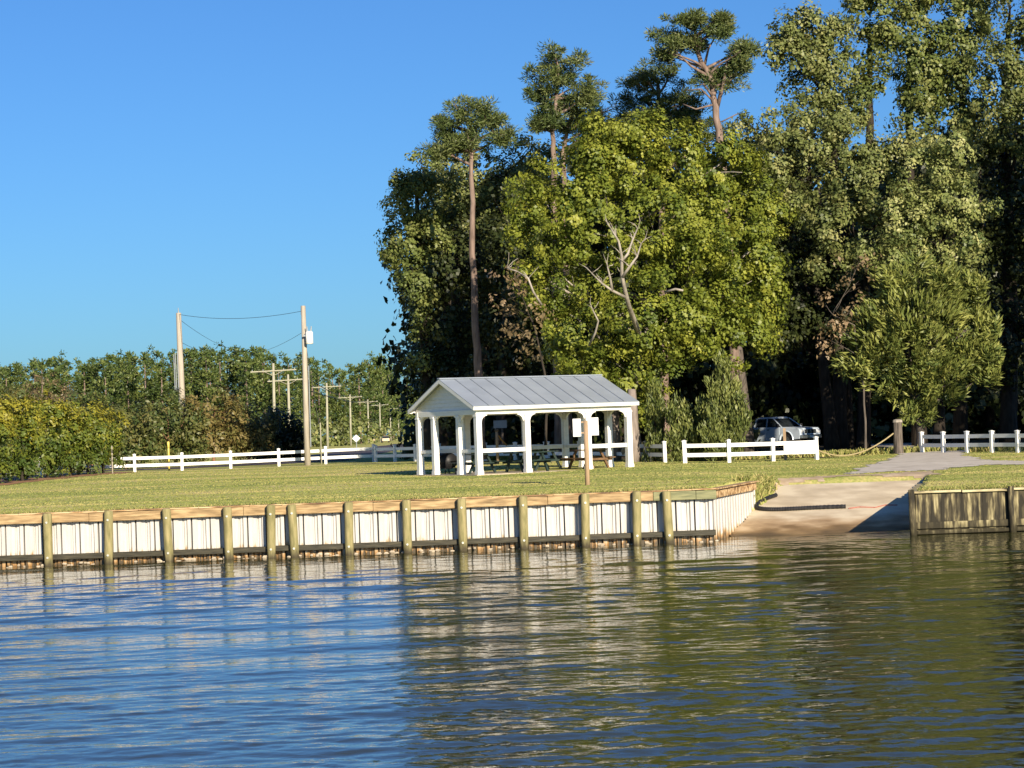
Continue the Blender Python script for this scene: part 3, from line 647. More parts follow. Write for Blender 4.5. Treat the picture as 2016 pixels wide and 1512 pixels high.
fence([(1078, 114.8), (1141, 112.5), (1210, 108.5), (1272, 104.3), (1308, 101.6)], 'white two rail fence between the pavilion and the conical junipers', hk=1.0)
fR, PR = fence([(1348, 98), (1435, 97.3), (1521, 97.6), (1607, 98.5)], 'white two rail fence in front of the pickup with a solid end panel', hk=1.05)
a, c = PR[2] - PR[0], PR[3] - PR[0]; d = (c - a).normalized()
bevel(MB().beam(a + d * .62 + Vector((0, -.03, .585)), c - d * .07 + Vector((0, -.03, .585)), .03, .50).obj('end_panel', MAT['pvc'], fR), .004)
bevel(MB().beam(a + d * .55 + Vector((0, -.07, .56)), a + d * 1.02 + Vector((0, -.07, .56)), .03, .56).obj('end_panel', MAT['pvc'], fR), .004)
fence([(1815, 103), (1857, 101.3), (1904, 99.6), (1953, 98), (2004, 96.4), (2056, 94.8), (2110, 93.2), (2168, 91.6)], 'white two rail fence in blue shade right of the cedar')
# bollards and posts
def simple_post(name, px, D, py_top, rad, mat, label, cat, cap=None, sides=10):
    p = gpt(px, D); hh = pix(px, py_top, D).z - p.z; t = thing(name, p, label, cat)
    MB().tube([(0, 0, -.2), (0, 0, hh * .6), (0, 0, hh)], [rad, rad * .97, rad * .92], sides).obj('post', mat, t, sides > 6)
    if cap: MB().tube([(0, 0, hh - cap[0]), (0, 0, hh), (0, 0, hh + .02)], [rad * 1.25, rad * 1.3, rad * .8], sides).obj('cap', cap[1], t, True)
    return p, hh
simple_post('wooden_post', 1545.5, 99.6, 843, .085, MAT['signpost'], 'pale square wooden post standing behind the solid fence panel', 'post', sides=4)
simple_post('marker_post', 331.5, 127.8, 870, .055, MAT['yellow'], 'cream yellow utility marker post behind the left fence', 'marker', cap=(.35, MAT['yellow']))
simple_post('wooden_post', 979, 116, 845, .08, MAT['signpost'], 'short wooden post with orange strap seen through the left front bay', 'post', cap=(.12, MAT['greywood']))
simple_post('bollard', 1281, 104.0, 872, .07, MAT['poleyellow'], 'short yellow topped post among weeds left of the junipers', 'post')
sp_, sh_ = simple_post('marker_stake', 220, 121, 878, .04, MAT['polewood'], 'thin grey stake at the right end of the hedge', 'stake')
p = gpt(979, 116); q = gpt(1012, 119); z1 = pix(979, 858, 116).z
tag(MB().tube([Vector((p.x + .08, p.y, z1)).lerp(Vector((q.x, q.y, q.z + .55)), t / 6) - Vector((0, 0, .12 * math.sin(math.pi * t / 6))) for t in range(7)], .035, 6).obj('strap', MAT['orange_rope']), 'orange strap sagging from the short wooden post behind the pavilion', 'strap')
# gray sign behind pavilion
p = gpt(990, 121); t = thing('road_sign', p, 'grey sign board on dark post seen through the left front bay', 'sign')
zc = pix(990, 835, 121).z - p.z
MB().tube([(0, 0, -.2), (0, 0, zc + .1)], .06, 8).obj('post', MAT['greywood'], t)
bevel(MB().box((-.1, -.08, zc), (.72, .03, .42)).obj('board', MAT['greyboard'], t), .005)
# old thick gate post and rope
p = gpt(1769, 103); hh = pix(1769, 829, 103).z - p.z
t = thing('gate_post', p, 'thick weathered grey gate post holding a sagging rope', 'post')
q = MB(); n = 12; vs = []; R_ = random.Random(3)
for z, r_ in ((-.2, .24), (.3, .22), (.9, .205), (hh - .12, .21), (hh - .02, .20), (hh + .02, .12)):
    for k in range(n): w_ = r_ * R_.uniform(.93, 1.07); vs.append((w_ * math.cos(6.283 * k / n), w_ * math.sin(6.283 * k / n), z + R_.uniform(-.02, .02)))
q.add(vs, [(i * n + k, i * n + (k + 1) % n, (i + 1) * n + (k + 1) % n, (i + 1) * n + k) for i in range(5) for k in range(n)] + [tuple(5 * n + k for k in range(n))]); q.obj('post', MAT['greywood'], t)
MB().tube([(0, 0, hh - .06), (0, 0, hh + .05), (0, 0, hh + .09)], [.235, .22, .1], 9).obj('lichen_cap', MAT['palebark'], t)
ra = PR[3] + Vector((.05, 0, .42)); rbp = Vector((p.x - .2, p.y, pix(1757, 853, 103).z)); rl_ = []
for k in range(17):
    u = k / 16; v = ra.lerp(rbp, u); v.z -= 1.0 * 4 * u * (1 - u) * .62 * (1 - .25 * u); rl_.append(v)
for v in rl_: v.z = max(v.z, h(v.x, v.y) + .05)
tag(MB().tube(rl_, .032, 6).obj('gate_rope', MAT['rope']), 'pale rope sagging from the fence end to the old gate post', 'rope')

# ------------------------------------------------------------------ pickup truck
def pickup():
    D = 130; base = pix(1529, 878.5, D); base.z = h(base.x, D) + .01
    t = thing('pickup_truck', base, 'silver crew cab pickup truck parked under the trees behind the fence', 'pickup truck', rz=math.radians(-48))
    W = .90      # half width; +x is forward
    def band(poly, name, mat, w=W, inset=0, par=t, bv=.03):
        o = MB().prism(poly, (1, 0, 0), (0, 0, 1), (0, -w, 0), (0, 2 * w, 0)).obj(name, mat, par); bevel(o, bv, 2); return o
    # lower body with wheel arches
    def arch(cx, r, z): return [(cx - r * math.cos(a), z + r * math.sin(a)) for a in [math.pi * k / 8 for k in range(9)]]
    low = [(2.5, .42)] + [] ; 
    poly = [(2.52, .45), (2.60, .62), (2.58, .95), (2.42, 1.08), (1.30, 1.16), (.95, 1.17), (-.98, 1.17), (-1.02, 1.14), (-2.62, 1.14), (-2.66, .60), (-2.60, .48), (-2.10, .46)] \
         + list(arch(-1.62, .46, .42)) + [(-1.1, .34), (1.0, .34)] + list(arch(1.55, .46, .42)) + [(2.05, .42)]
    # bed is open: cut the top by using walls
    body = band(poly[:6] + [(-.98, 1.17)] + [(-.98, .46)] + [(-1.1, .34), (1.0, .34)] + list(arch(1.55, .46, .42)) + [(2.05, .42)], 'body', MAT['silver'])
    for s in (-1, 1):
        q = MB().prism([(-1.0, 1.15), (-2.62, 1.15), (-2.66, .60), (-2.60, .48), (-2.10, .46)] + list(arch(-1.62, .46, .42)) + [(-1.1, .34), (-1.0, .34)], (1, 0, 0), (0, 0, 1), (0, s * W - (.07 if s > 0 else 0), 0), (0, .07, 0)); bevel(q.obj('bed_side', MAT['silver'], t), .02, 2)
    MB().box((-2.60, 0, .85), (.08, 1.68, .56)).obj('tailgate', MAT['silver'], t)
    MB().box((-1.8, 0, .62), (1.6, 1.64, .06)).obj('bed_floor', MAT['blackplastic'], t)
    # cab greenhouse: glass block with pillars and roof
    def taper(zb, zt, xb0, xb1, xt0, xt1, wb, wt): 
        return [(xb0, -wb, zb), (xb1, -wb, zb), (xb1, wb, zb), (xb0, wb, zb), (xt0, -wt, zt), (xt1, -wt, zt), (xt1, wt, zt), (xt0, wt, zt)]
    BF = [(3, 2, 1, 0), (4, 5, 6, 7), (0, 1, 5, 4), (1, 2, 6, 5), (2, 3, 7, 6), (3, 0, 4, 7)]
    MB().add(taper(1.17, 1.68, -.93, 1.18, -.83, .42, .85, .68), BF).obj('windows', MAT['glass'], t)
    bevel(MB().add(taper(1.665, 1.76, -.86, .47, -.74, .30, .71, .62), BF).obj('roof', MAT['silver'], t), .03, 2)
    for s in (-1, 1):
        for (xb, xt, ww) in ((-.93, -.83, .16), (.05, .0, .09), (1.20, .43, .07)):
            MB().beam(Vector((xb + (.04 if ww > .1 else 0), s * .865, 1.16)), Vector((xt + (.04 if ww > .1 else 0), s * .695, 1.68)), .035, ww, upv=Vector((1, 0, 0)).cross(Vector((0, s, 0))) if False else Vector((0, s, .3))).obj('pillar', MAT['silver'], t)
    for s in (-1, 1):
        for x0, x1 in ((-.86, .02), (.08, 1.05)):
            d_ = MB().box(((x0 + x1) / 2, s * (W + .004), .80), (x1 - x0, .02, .68)).obj('door', MAT['silver'], t); bevel(d_, .015)
            bevel(MB().box((x0 + .12, s * (W + .03), 1.02), (.16, .03, .04)).obj('handle', MAT['blackplastic'], d_), .006)
        bevel(MB().box((1.02, s * (W + .12), 1.25), (.1, .22, .19)).obj('mirror', MAT['blackplastic'], t), .03, 2)
        bevel(MB().add(taper(.74, .96, 2.30, 2.615, 2.34, 2.60, .0, .0), BF).obj('x', MAT['lamp'], t), .001) if False else None
        bevel(MB().box((2.50, s * .70, .86), (.22, .32, .2)).obj('headlight', MAT['lamp'], t), .03, 2)
        # wheel arches
        for cx in (1.55, -1.62):
            arcp = [Vector((cx - .50 * math.cos(a), s * (W + .01), .42 + .50 * math.sin(a))) for a in [math.pi * k / 10 for k in range(11)]]
            MB().tube(arcp, .035, 6).obj('fender_flare', MAT['silver'], t)
            wh = MB().tube([(cx, s * (W - .20), .38), (cx, s * (W - .18), .38), (cx, s * (W - .02), .38), (cx, s * W, .38)], [.34, .38, .38, .34], 20).obj('wheel', MAT['rubber'], t, False)
            MB().tube([(cx, s * (W - .05), .38), (cx, s * (W + .008), .38)], .23, 12).obj('rim', MAT['chrome'], wh)
    bevel(MB().box((2.585, 0, .87), (.06, .98, .24)).obj('grille', MAT['blackplastic'], t), .02)
    for k in (-1, 0, 1): MB().box((2.62, k * .3, .87), (.02, .05, .22)).obj('grille_bar', MAT['chrome'], t)
    bevel(MB().box((2.62, 0, .58), (.16, 1.78, .22)).obj('bumper', MAT['chrome'], t), .04, 2)
    MB().box((2.705, 0, .58), (.01, .34, .12)).obj('number_plate', MAT['white'], t)
pickup()

# ------------------------------------------------------------------ utility poles and cables
def pole(px_top, py_top, D, base_px, mat, label, arm=None, group=None, rad=.14, lean=0, braces=True):
    b = gpt(base_px, D); T = pix(px_top, py_top, D); o = thing('utility_pole', b, label, 'utility pole', group)
    tv = T - b; MB().tube([(0, 0, -.3), tv * .5, tv], [rad * 1.25, rad * 1.08, rad * .85], 10).obj('pole', mat, o, True)
    if arm:
        w_, dz = arm; c = tv + Vector((0, -.15, -dz)); dx = Vector((w_, 0, w_ * lean))
        MB().beam(c - dx, c + dx, .10, .13).obj('crossarm', mat, o)
        for s in (-1, 1): MB().beam(c + dx * (s * .45), c + Vector((0, 0, -.55)), .03, .05).obj('brace', mat, o)
        for s in (-.92, -.45, .45, .92): MB().tube([c + dx * s + Vector((0, 0, .05)), c + dx * s + Vector((0, 0, .24))], [.05, .03], 6).obj('insulator', MAT['greyboard'], o)
    return o, b, T
oA, bA, TA = pole(597, 602, 126.5, 604.5, MAT['polewood'], 'tall grey utility pole with a white transformer behind the fence', rad=.15)
c = pix(609, 664, 126.1) - bA
tr = MB().tube([c + Vector((0, 0, -.38)), c + Vector((0, 0, -.34)), c + Vector((0, 0, .28)), c + Vector((0, 0, .34))], [.18, .21, .21, .15], 14).obj('transformer', MAT['white'], oA, True)
for s in (-1, 1): MB().tube([c + Vector((s * .09, 0, .3)), c + Vector((s * .13, 0, .62))], [.045, .03], 6).obj('bushing', MAT['greyboard'], tr)
MB().beam(c + Vector((-.1, 0, .1)), c + Vector((-.34, 0, .1)), .06, .1).obj('bracket', MAT['greyboard'], tr)
MB().tube([TA - bA + Vector((-.1, 0, 0)), TA - bA + Vector((-.1, 0, .0)), TA - bA + Vector((-.12, 0, -.5))], .04, 6).obj('insulator', MAT['greyboard'], oA)
MB().tube([pix(607.5, 720, 126.3) - bA, pix(612, 880, 126.3) - bA], .03, 5).obj('conduit', MAT['greyboard'], oA)
oB, bB, TB = pole(351.5, 616, 150, 362, MAT['polewood'], 'leaning grey utility pole rising behind the brown trees at left', rad=.2)
MB().tube([TB - bB, TB - bB + Vector((-.02, 0, .35))], [.05, .02], 6).obj('insulator', MAT['greyboard'], oB)
for k, dx in enumerate((-8, -12, -15)):
    MB().tube([pix(357 + dx, 692 + 3 * k, 149.5) - bB, pix(360 + dx, 770, 149) - bB], .03, 5).obj('riser_conduit', MAT['greyboard'], oB)
pole(538, 715, 248, 541, MAT['poleyellow'], 'utility pole with crossarm, left of the two behind the brown trees', (2.55, .85), rad=.16, lean=.02)
pole(567, 737, 271, 571, MAT['poleyellow'], 'utility pole with crossarm, right of the two behind the brown trees', (2.5, .7), rad=.16, lean=.03)
far_top = [(643, 754, 350), (689, 776, 426), (724, 786, 511), (747.5, 793, 592), (768, 801, 681), (784, 807, 782), (797, 811, 900)]
ordn = ['nearest', 'second', 'third', 'fourth', 'fifth', 'sixth', 'seventh']
tops = []
for i, (px, py, D) in enumerate(far_top):
    _, _, T = pole(px, py, D, px + 2, MAT['poleyellow'], '%s pole with crossarm in the row receding along the road' % ordn[i], (2.3 if i < 5 else 2.0, .6), 'utility poles receding along the road', rad=.17, lean=.02)
    tops.append(T)
def wire(p, q, sag, r, label, group='overhead power cables'):
    pts = [p.lerp(q, t / 14) - Vector((0, 0, 4 * sag * (t / 14) * (1 - t / 14))) for t in range(15)]
    tag(MB().tube(pts, r, 4, False).obj('power_line', MAT['wire']), label, 'cable', group)
wire(TB - Vector((0, 0, .1)), TA - Vector((.1, 0, .3)), .35, .014, 'upper cable strung between the two tall poles')
wire(TB - Vector((0, 0, .4)), pix(470, 690, 240), .4, .014, 'cable dropping right from the top of the leaning pole')
wire(TB - Vector((0, 0, 1.9)), pix(420, 690, 240), .3, .014, 'lower cable dropping right from the leaning pole')
wire(pix(593, 656, 126.4), pix(500, 695, 200), .2, .014, 'cable dropping left from the transformer pole')
wire(pix(612, 748, 127), tops[1], .6, .028, 'cable running from the transformer pole to the pole row')
wire(pix(612, 770, 127), tops[2], .6, .028, 'lower cable running from the transformer pole to the pole row')
for i in range(5):
    for s_ in (-1, 1):
        o_ = Vector((1.9 * s_, 0, -.4)); wire(tops[i] + o_, tops[i + 1] + o_, .7, .035, 'cable between the receding poles, %s side of span from the %s pole' % ('left' if s_ < 0 else 'right', ordn[i]))
# guy wire with yellow guard
p = gpt(634, 128); tag(MB().tube([pix(604, 690, 126.6), pix(628, 835, 127.8)], .02, 4).obj('guy_wire', MAT['wire']), 'thin guy wire from the transformer pole to the ground', 'wire')
simple_post('guy_guard', 632, 128.2, 832, .035, MAT['poleyellow'], 'thin pale guy wire guard right of the transformer pole', 'guard')
# far signs and cars by the road
p = gpt(702, 300); zc = pix(702, 863, 300).z - p.z; t = thing('road_sign', p, 'small white diamond road sign beside the far poles', 'sign')
MB().tube([(0, 0, 0), (0, .03, zc)], .05, 6).obj('post', MAT['greyboard'], t)
MB().add([(-.55, -.05, zc), (0, -.05, zc - .5), (.55, -.05, zc), (0, -.05, zc + .5), (-.55, -.02, zc), (0, -.02, zc - .5), (.55, -.02, zc), (0, -.02, zc + .5)], [(0, 1, 2, 3), (7, 6, 5, 4), (0, 4, 5, 1), (1, 5, 6, 2), (2, 6, 7, 3), (3, 7, 4, 0)]).obj('board', MAT['signboard'], t)
def far_car(px, D, mat, label, rz=0):
    b = gpt(px, D); b.z += .03; t = thing('parked_car', b, label, 'car', rz=rz)
    bevel(MB().prism([(-2.1, .35), (2.1, .35), (2.15, .8), (1.2, .95), (-2.1, 1.0)], (1, 0, 0), (0, 0, 1), (0, -.85, 0), (0, 1.7, 0)).obj('body', mat, t), .06, 2)
    bevel(MB().prism([(-1.9, .97), (1.0, .95), (.4, 1.5), (-1.5, 1.52)], (1, 0, 0), (0, 0, 1), (0, -.72, 0), (0, 1.44, 0)).obj('cabin', MAT['glass'], t), .05, 2)
    MB().box((-.5, 0, 1.53), (1.8, 1.3, .05)).obj('roof', mat, t)
    for cx in (-1.35, 1.35):
        for s in (-1, 1): MB().tube([(cx, s * .68, .32), (cx, s * .87, .32)], .32, 12).obj('wheel', MAT['rubber'], t)
far_car(733, 560, MAT['cream'], 'small cream car far down the road near the poles', 1.5)
far_car(759, 520, MAT['cream'], 'small tan car far down the road, right of the cream one', 1.7)

# ------------------------------------------------------------------ foliage tools
def unit(n, r=rng):
    v = r.normal(size=(n, 3)); return v / np.linalg.norm(v, axis=1, keepdims=True)
def leaf_quads(c, nrm, up, size, aspect):
    "rhombic leaf sheets: centre, normal, long direction, size -> verts, quads"
    a = up - nrm * (up * nrm).sum(1, keepdims=True); a /= np.linalg.norm(a, axis=1, keepdims=True) + 1e-9
    b = np.cross(nrm, a); s = size[:, None]
    v = np.stack([c - a * s * .5, c + b * s * .5 * aspect - a * s * .05, c + a * s * .5, c - b * s * .5 * aspect - a * s * .05], 1)
    # fold
    v[:, 2] += nrm * s * .12; v[:, 0] += nrm * s * .08
    return v.reshape(-1, 3), np.arange(len(c) * 4).reshape(-1, 4)
def clumps(center, rad, dens, cr_, fill=.12, squash=1.0, r=rng):
    "clump centres over the skin (and some inside) of an uneven ellipsoid"
    area = 4 * math.pi * ((rad[0] * rad[1]) ** 1.6 / 3 + (rad[0] * rad[2]) ** 1.6 / 3 + (rad[1] * rad[2]) ** 1.6 / 3) ** (1 / 1.6)
    n = max(5, int(area * dens / (math.pi * cr_ ** 2)))
    d = unit(n, r); k = 1 + .14 * np.sin(d[:, 0] * 5 + center[0]) * np.sin(d[:, 2] * 6 + center[2]) + r.normal(0, .06, n)
    ins = r.random(n) < fill; k = np.where(ins, r.uniform(.3, .85, n), k)
    P_ = np.array(center) + d * np.array(rad) * k[:, None]; f = 2.1 / max(cr_, .45)
    no = np.sin(P_[:, 0] * f + 1.7 * np.sin(P_[:, 1] * f * .8)) + np.sin(P_[:, 2] * f * 1.15 + P_[:, 0] * f * .4 + 2) + np.sin(P_[:, 1] * f * .9 + P_[:, 2] * f * .5)
    P_ = P_ + d * (no * .30 * cr_)[:, None]
    kp = (no > -.75) | (r.random(n) < .25)
    return P_[kp], d[kp]
def crown_mesh(name, C, Dn, mat, leaf, nleaf, cr_, aspect=.7, tone_sd=.22, up=None, flat=1.0, outw=.9, r=rng, tone0=.5, topbias=0.0, style='leaf'):
    n = len(C); k = np.repeat(np.arange(n), nleaf)
    rr = cr_ * r.uniform(.55, 1.3, n)[k]
    o = unit(len(k), r) * (r.random(len(k)) ** .45)[:, None] * rr[:, None]; o[:, 2] *= flat
    c = C[k] + o; sz = leaf * r.uniform(.6, 1.35, len(k))
    if style == 'needle':
        axis = o / (np.linalg.norm(o, axis=1, keepdims=True) + 1e-9) + Dn[k] * .2 + np.array([0, 0, .3]) + unit(len(k), r) * .6; axis /= np.linalg.norm(axis, axis=1, keepdims=True)
        nm = np.cross(axis, unit(len(k), r)); nm /= np.linalg.norm(nm, axis=1, keepdims=True) + 1e-9; upv = axis
    elif style == 'spray':
        axis = Dn[k] * (.95 if cr_ > .3 else .4) + np.array([0, 0, .6 if cr_ > .3 else .95]) + unit(len(k), r) * .45; axis /= np.linalg.norm(axis, axis=1, keepdims=True)
        nm = np.cross(axis, unit(len(k), r)); nm /= np.linalg.norm(nm, axis=1, keepdims=True) + 1e-9; upv = axis
    else:
        cl = unit(n, r)
        nm = Dn[k] * outw + np.array([0, 0, .35]) + cl[k] * .45 + o / (np.linalg.norm(o, axis=1, keepdims=True) + 1e-9) * .55 + unit(len(k), r) * .62; nm /= np.linalg.norm(nm, axis=1, keepdims=True)
        upv = unit(len(k), r)
    v, q = leaf_quads(c, nm, upv, sz, aspect)
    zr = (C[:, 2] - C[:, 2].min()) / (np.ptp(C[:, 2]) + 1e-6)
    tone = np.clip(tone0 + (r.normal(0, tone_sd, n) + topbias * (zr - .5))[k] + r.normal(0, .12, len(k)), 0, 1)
    return np_mesh(name, v, q, mat, tone)
def limb(mb, a, b, r0, r1, wig=.12, n=6, seg=6, R=random):
    a, b = Vector(a), Vector(b); L = (b - a).length; pts = []
    ox = Vector((R.uniform(-1, 1), R.uniform(-1, 1), R.uniform(-.6, .6))) * L * wig
    for i in range(seg + 1):
        t = i / seg; pts.append(a.lerp(b, t) + ox * math.sin(math.pi * t) * (1 - .4 * t) + Vector((R.uniform(-1, 1), R.uniform(-1, 1), 0)) * L * .012)
    mb.tube(pts, [r0 + (r1 - r0) * (i / seg) for i in range(seg + 1)], n); return pts
STY = {
 'maple':  dict(mat='leafgold', leaf=.165, nleaf=84, cr=.50, dens=1.3, aspect=.8),
 'olive':  dict(mat='leafolive', leaf=.185, nleaf=58, cr=.54, dens=1.2, aspect=.7),
 'vine':   dict(mat='leafvine', leaf=.185, nleaf=58, cr=.54, dens=1.2, aspect=.8),
 'pale':   dict(mat='leafpale', leaf=.18, nleaf=60, cr=.48, dens=1.25, aspect=.6),
 'brown':  dict(mat='leafbrown', leaf=.22, nleaf=16, cr=.45, dens=.8, aspect=.6),
 'pine':   dict(mat='needle', leaf=.24, nleaf=95, cr=.50, dens=1.15, aspect=.20, style='needle', flat=.7),
 'cedar':  dict(mat='cedar', leaf=.34, nleaf=40, cr=.42, dens=1.15, aspect=.26, style='spray', flat=1.2),
 'juniper':dict(mat='juniper', leaf=.22, nleaf=40, cr=.26, dens=1.1, aspect=.3, style='spray', flat=1.6),
 'dark':   dict(mat='dark', leaf=.24, nleaf=44, cr=.70, dens=1.3, aspect=.8),
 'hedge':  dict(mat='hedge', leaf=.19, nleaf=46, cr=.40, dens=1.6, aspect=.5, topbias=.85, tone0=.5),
 'rust':   dict(mat='rust', leaf=.26, nleaf=22, cr=.48, dens=1.15, aspect=.5),
}
def tree(name, label, cat, D, base_px, lobes, sty, trunk=None, tr=.3, bark='bark', group=None, depth=.75, limbs=True, extra=None, tone=None, seed=0, dens=1.0, side=None, zbase=None):
    """lobes: (px, py, rx_px, ry_px[, dy metres]) in the photograph at distance D; every lobe has its own depth"""
    r = np.random.default_rng(seed + 100); R = random.Random(seed + 5); S = dict(STY[sty]); mpp = D / F
    base = gpt(base_px, D); root = thing(name, base, label, cat, group)
    Cs, Ds = [], []; cens = []
    ext = []
    for lb in lobes:
        px, py, rx, ry = lb[:4]; dy = lb[4] if len(lb) > 4 else R.uniform(-.5, .5)
        if sty == 'pine':
            for k in range(5):
                a_ = R.uniform(0, 6.28); q_ = R.uniform(.35, .85); ext.append((px + rx * q_ * math.cos(a_), py + ry * q_ * math.sin(a_), rx * R.uniform(.38, .62), ry * R.uniform(.35, .6), dy + R.uniform(-1.2, 1.2)))
        else:
            ext.append((px, py, rx, ry, dy))
            if sty in ('maple', 'olive', 'vine', 'pale', 'dark', 'rust', 'cedar'):
                for k in range(3):
                    a_ = R.uniform(0, 6.28); q_ = R.uniform(.75, 1.0); sc = R.uniform(.28, .48); ext.append((px + rx * q_ * math.cos(a_), py + ry * q_ * math.sin(a_), rx * sc, ry * sc, dy - R.uniform(0, .6) * max(rx, ry) * mpp))
    for lb in ext:
        px, py, rx, ry, dy = lb
        c = pix(px, py, D + dy) - base; mp = (D + dy) / F
        if sty == 'pine': rx, ry = rx * 1.12, ry * 1.3
        rad = (rx * mp, max(rx, ry) * mp * depth, ry * mp)
        cc, dd = clumps(tuple(c), rad, S['dens'] * dens, S['cr'], r=r, fill=.15); Cs.append(cc); Ds.append(dd); cens.append((c, rad))
    C_ = np.concatenate(Cs); D_ = np.concatenate(Ds)
    ok = C_[:, 2] + base.z > h(base.x, base.y) + .15; C_, D_ = C_[ok], D_[ok]
    t0 = S.get('tone0', .5) if tone is None else tone
    cm = crown_mesh('crown', C_, D_, MAT[S['mat']], S['leaf'], S['nleaf'], S['cr'], S['aspect'], style=S.get('style', 'leaf'), flat=S.get('flat', 1), topbias=S.get('topbias', .1), tone0=t0, r=r)
    part('crown', cm, root)
    mb = MB()
    if trunk: tp = [pix(px, py, D + (dy[0] if dy else 0) + (1.4 * min(i, 1) if sty in ('maple', 'olive', 'vine', 'pale') else 0)) - base for i, (px, py, *dy) in enumerate(trunk)]
    else:
        top = max(cens, key=lambda q: q[0].z)[0]; tp = [Vector((0, 0, -.2)), Vector((top.x * .2, 0, top.z * .4)), Vector((top.x * .8, top.y * .5, top.z * .9))]
    tp[0].z -= .25
    dd = []
    for a, b2 in zip(tp[:-1], tp[1:]):
        for k in range(4): dd.append(a.lerp(b2, k / 4) + Vector((R.uniform(-.04, .04), R.uniform(-.04, .04), 0)))
    dd.append(tp[-1]); N = len(dd); mb.tube(dd, [tr * (1.35 if i == 0 else 1) * (1 - .68 * i / (N - 1)) for i in range(N)], 10)
    if limbs:
        for c, rad in (cens[::2] if sty == 'pine' else cens[::4] if len(cens) > 3 * len(lobes) else cens):
            j = min(range(N), key=lambda i: abs(dd[i].z - max(c.z - rad[2] * .5 - .35 * math.hypot(c.x - dd[i].x, c.y - dd[i].y), dd[N // 3].z)))
            pts = limb(mb, dd[j], c + Vector((0, 0, rad[2] * .2)), tr * .32, tr * .08, .12, 6, 6, R)
            for k in range(3):
                e = c + Vector((R.uniform(-.8, .8) * rad[0], R.uniform(-.8, .3) * rad[1], R.uniform(-.3, .8) * rad[2])); limb(mb, pts[3 + k % 3], e, tr * .10, tr * .03, .1, 5, 4, R)
    mb.obj('trunk', MAT[bark], root, True)
    if extra: extra(root, base)
    return root

# ---- the big golden green maple behind the pavilion
def maple_extra(root, base):
    mb = MB(); f = lambda px, py, D: pix(px, py, D) - base
    b = lambda pts, r0, r1: mb.tube([f(*p) for p in pts], [r0 + (r1 - r0) * i / (len(pts) - 1) for i in range(len(pts))], 8)
    b([(1270, 690, 106), (1252, 640, 103.6), (1238, 603, 101.4), (1230, 570, 100.3), (1224, 540, 100), (1224, 505, 99.8), (1218, 475, 99.8), (1203, 450, 100)], .14, .035)
    b([(1231, 585, 100.5), (1205, 572, 100), (1185, 558, 99.8), (1165, 538, 99.7)], .075, .03)
    b([(1226, 545, 100), (1240, 525, 99.8), (1254, 505, 99.9), (1262, 480, 100.4)], .08, .03)
    b([(1205, 572, 100), (1202, 550, 99.9), (1196, 525, 100)], .07, .03)
    b([(1224, 515, 99.9), (1236, 500, 99.9), (1246, 470, 100.2), (1255, 450, 100.6)], .08, .03)
    R3 = random.Random(4)
    for (x_, y_, D_) in [(1224, 540, 100), (1222, 500, 99.8), (1212, 465, 99.9), (1203, 450, 100), (1254, 505, 99.9), (1262, 480, 100.4), (1246, 470, 100.2), (1255, 450, 100.6), (1185, 558, 99.8), (1165, 538, 99.7), (1196, 525, 100), (1240, 525, 99.8), (998, 528, 101), (1040, 548, 100.6), (1167, 610, 100.8)]:
        for k in range(3):
            a_ = R3.uniform(-2.6, -.5); l_ = R3.uniform(14, 34); e_ = (x_ + l_ * math.cos(a_), y_ + l_ * math.sin(a_), D_ + R3.uniform(-.3, .5)); m_ = ((x_ + e_[0]) / 2 + R3.uniform(-4, 4), (y_ + e_[1]) / 2 + R3.uniform(-3, 3), D_)
            b([(x_, y_, D_), m_, e_], .022, .008)
    b([(1066, 600, 101), (1050, 575, 100.6), (1040, 548, 100.6), (1020, 535, 100.8), (998, 528, 101)], .06, .025)
    b([(1160, 680, 101.5), (1172, 655, 101), (1178, 632, 100.8), (1167, 610, 100.8)], .06, .03)
    b([(1310, 575, 100.2), (1330, 569, 99.9), (1345, 572, 99.9)], .06, .05)
    mb.obj('bare_limb', MAT['palebark'], root, True)
tree('maple_tree', 'broad golden green maple with pale forked limbs directly behind the pavilion', 'tree', 107, 1245,
     [(1240, 320, 110, 75), (1130, 370, 95, 75), (1375, 345, 95, 70), (1075, 455, 72, 80), (1190, 440, 95, 80, -1.0), (1325, 440, 105, 85, -1.5), (1440, 430, 85, 85),
      (1490, 500, 66, 60), (1505, 600, 42, 50), (1490, 430, 50, 50), (1420, 330, 60, 50), (1290, 280, 80, 45), (1180, 300, 60, 45), (1370, 540, 95, 75, -2.2), (1455, 570, 75, 70), (1110, 560, 80, 70, .5), (1060, 545, 45, 40), (1160, 660, 80, 65, -.5), (1280, 640, 85, 60, -1.6), (1375, 640, 85, 60, -1.8),
      (1440, 660, 72, 55, -.5), (1240, 740, 75, 55), (1330, 690, 55, 35, -.5), (1150, 730, 75, 50, 1), (1268, 790, 28, 45, .5)], 'maple',
     trunk=[(1245, 880), (1246, 800), (1262, 700, 1), (1285, 560, 2), (1260, 400, 1)], tr=.42, bark='palebark', extra=maple_extra, seed=1, depth=.62)
tree('sapling', 'thin brown leaved sapling leaning out left of the maple', 'tree', 103, 1070,
     [(1005, 560, 38, 26), (1035, 535, 30, 22), (985, 600, 22, 22), (1005, 640, 30, 26), (1040, 620, 30, 26), (1050, 680, 36, 34)], 'brown',
     trunk=[(1075, 885), (1078, 760), (1050, 640), (1020, 560)], tr=.07, bark='bark', seed=2, dens=.8)
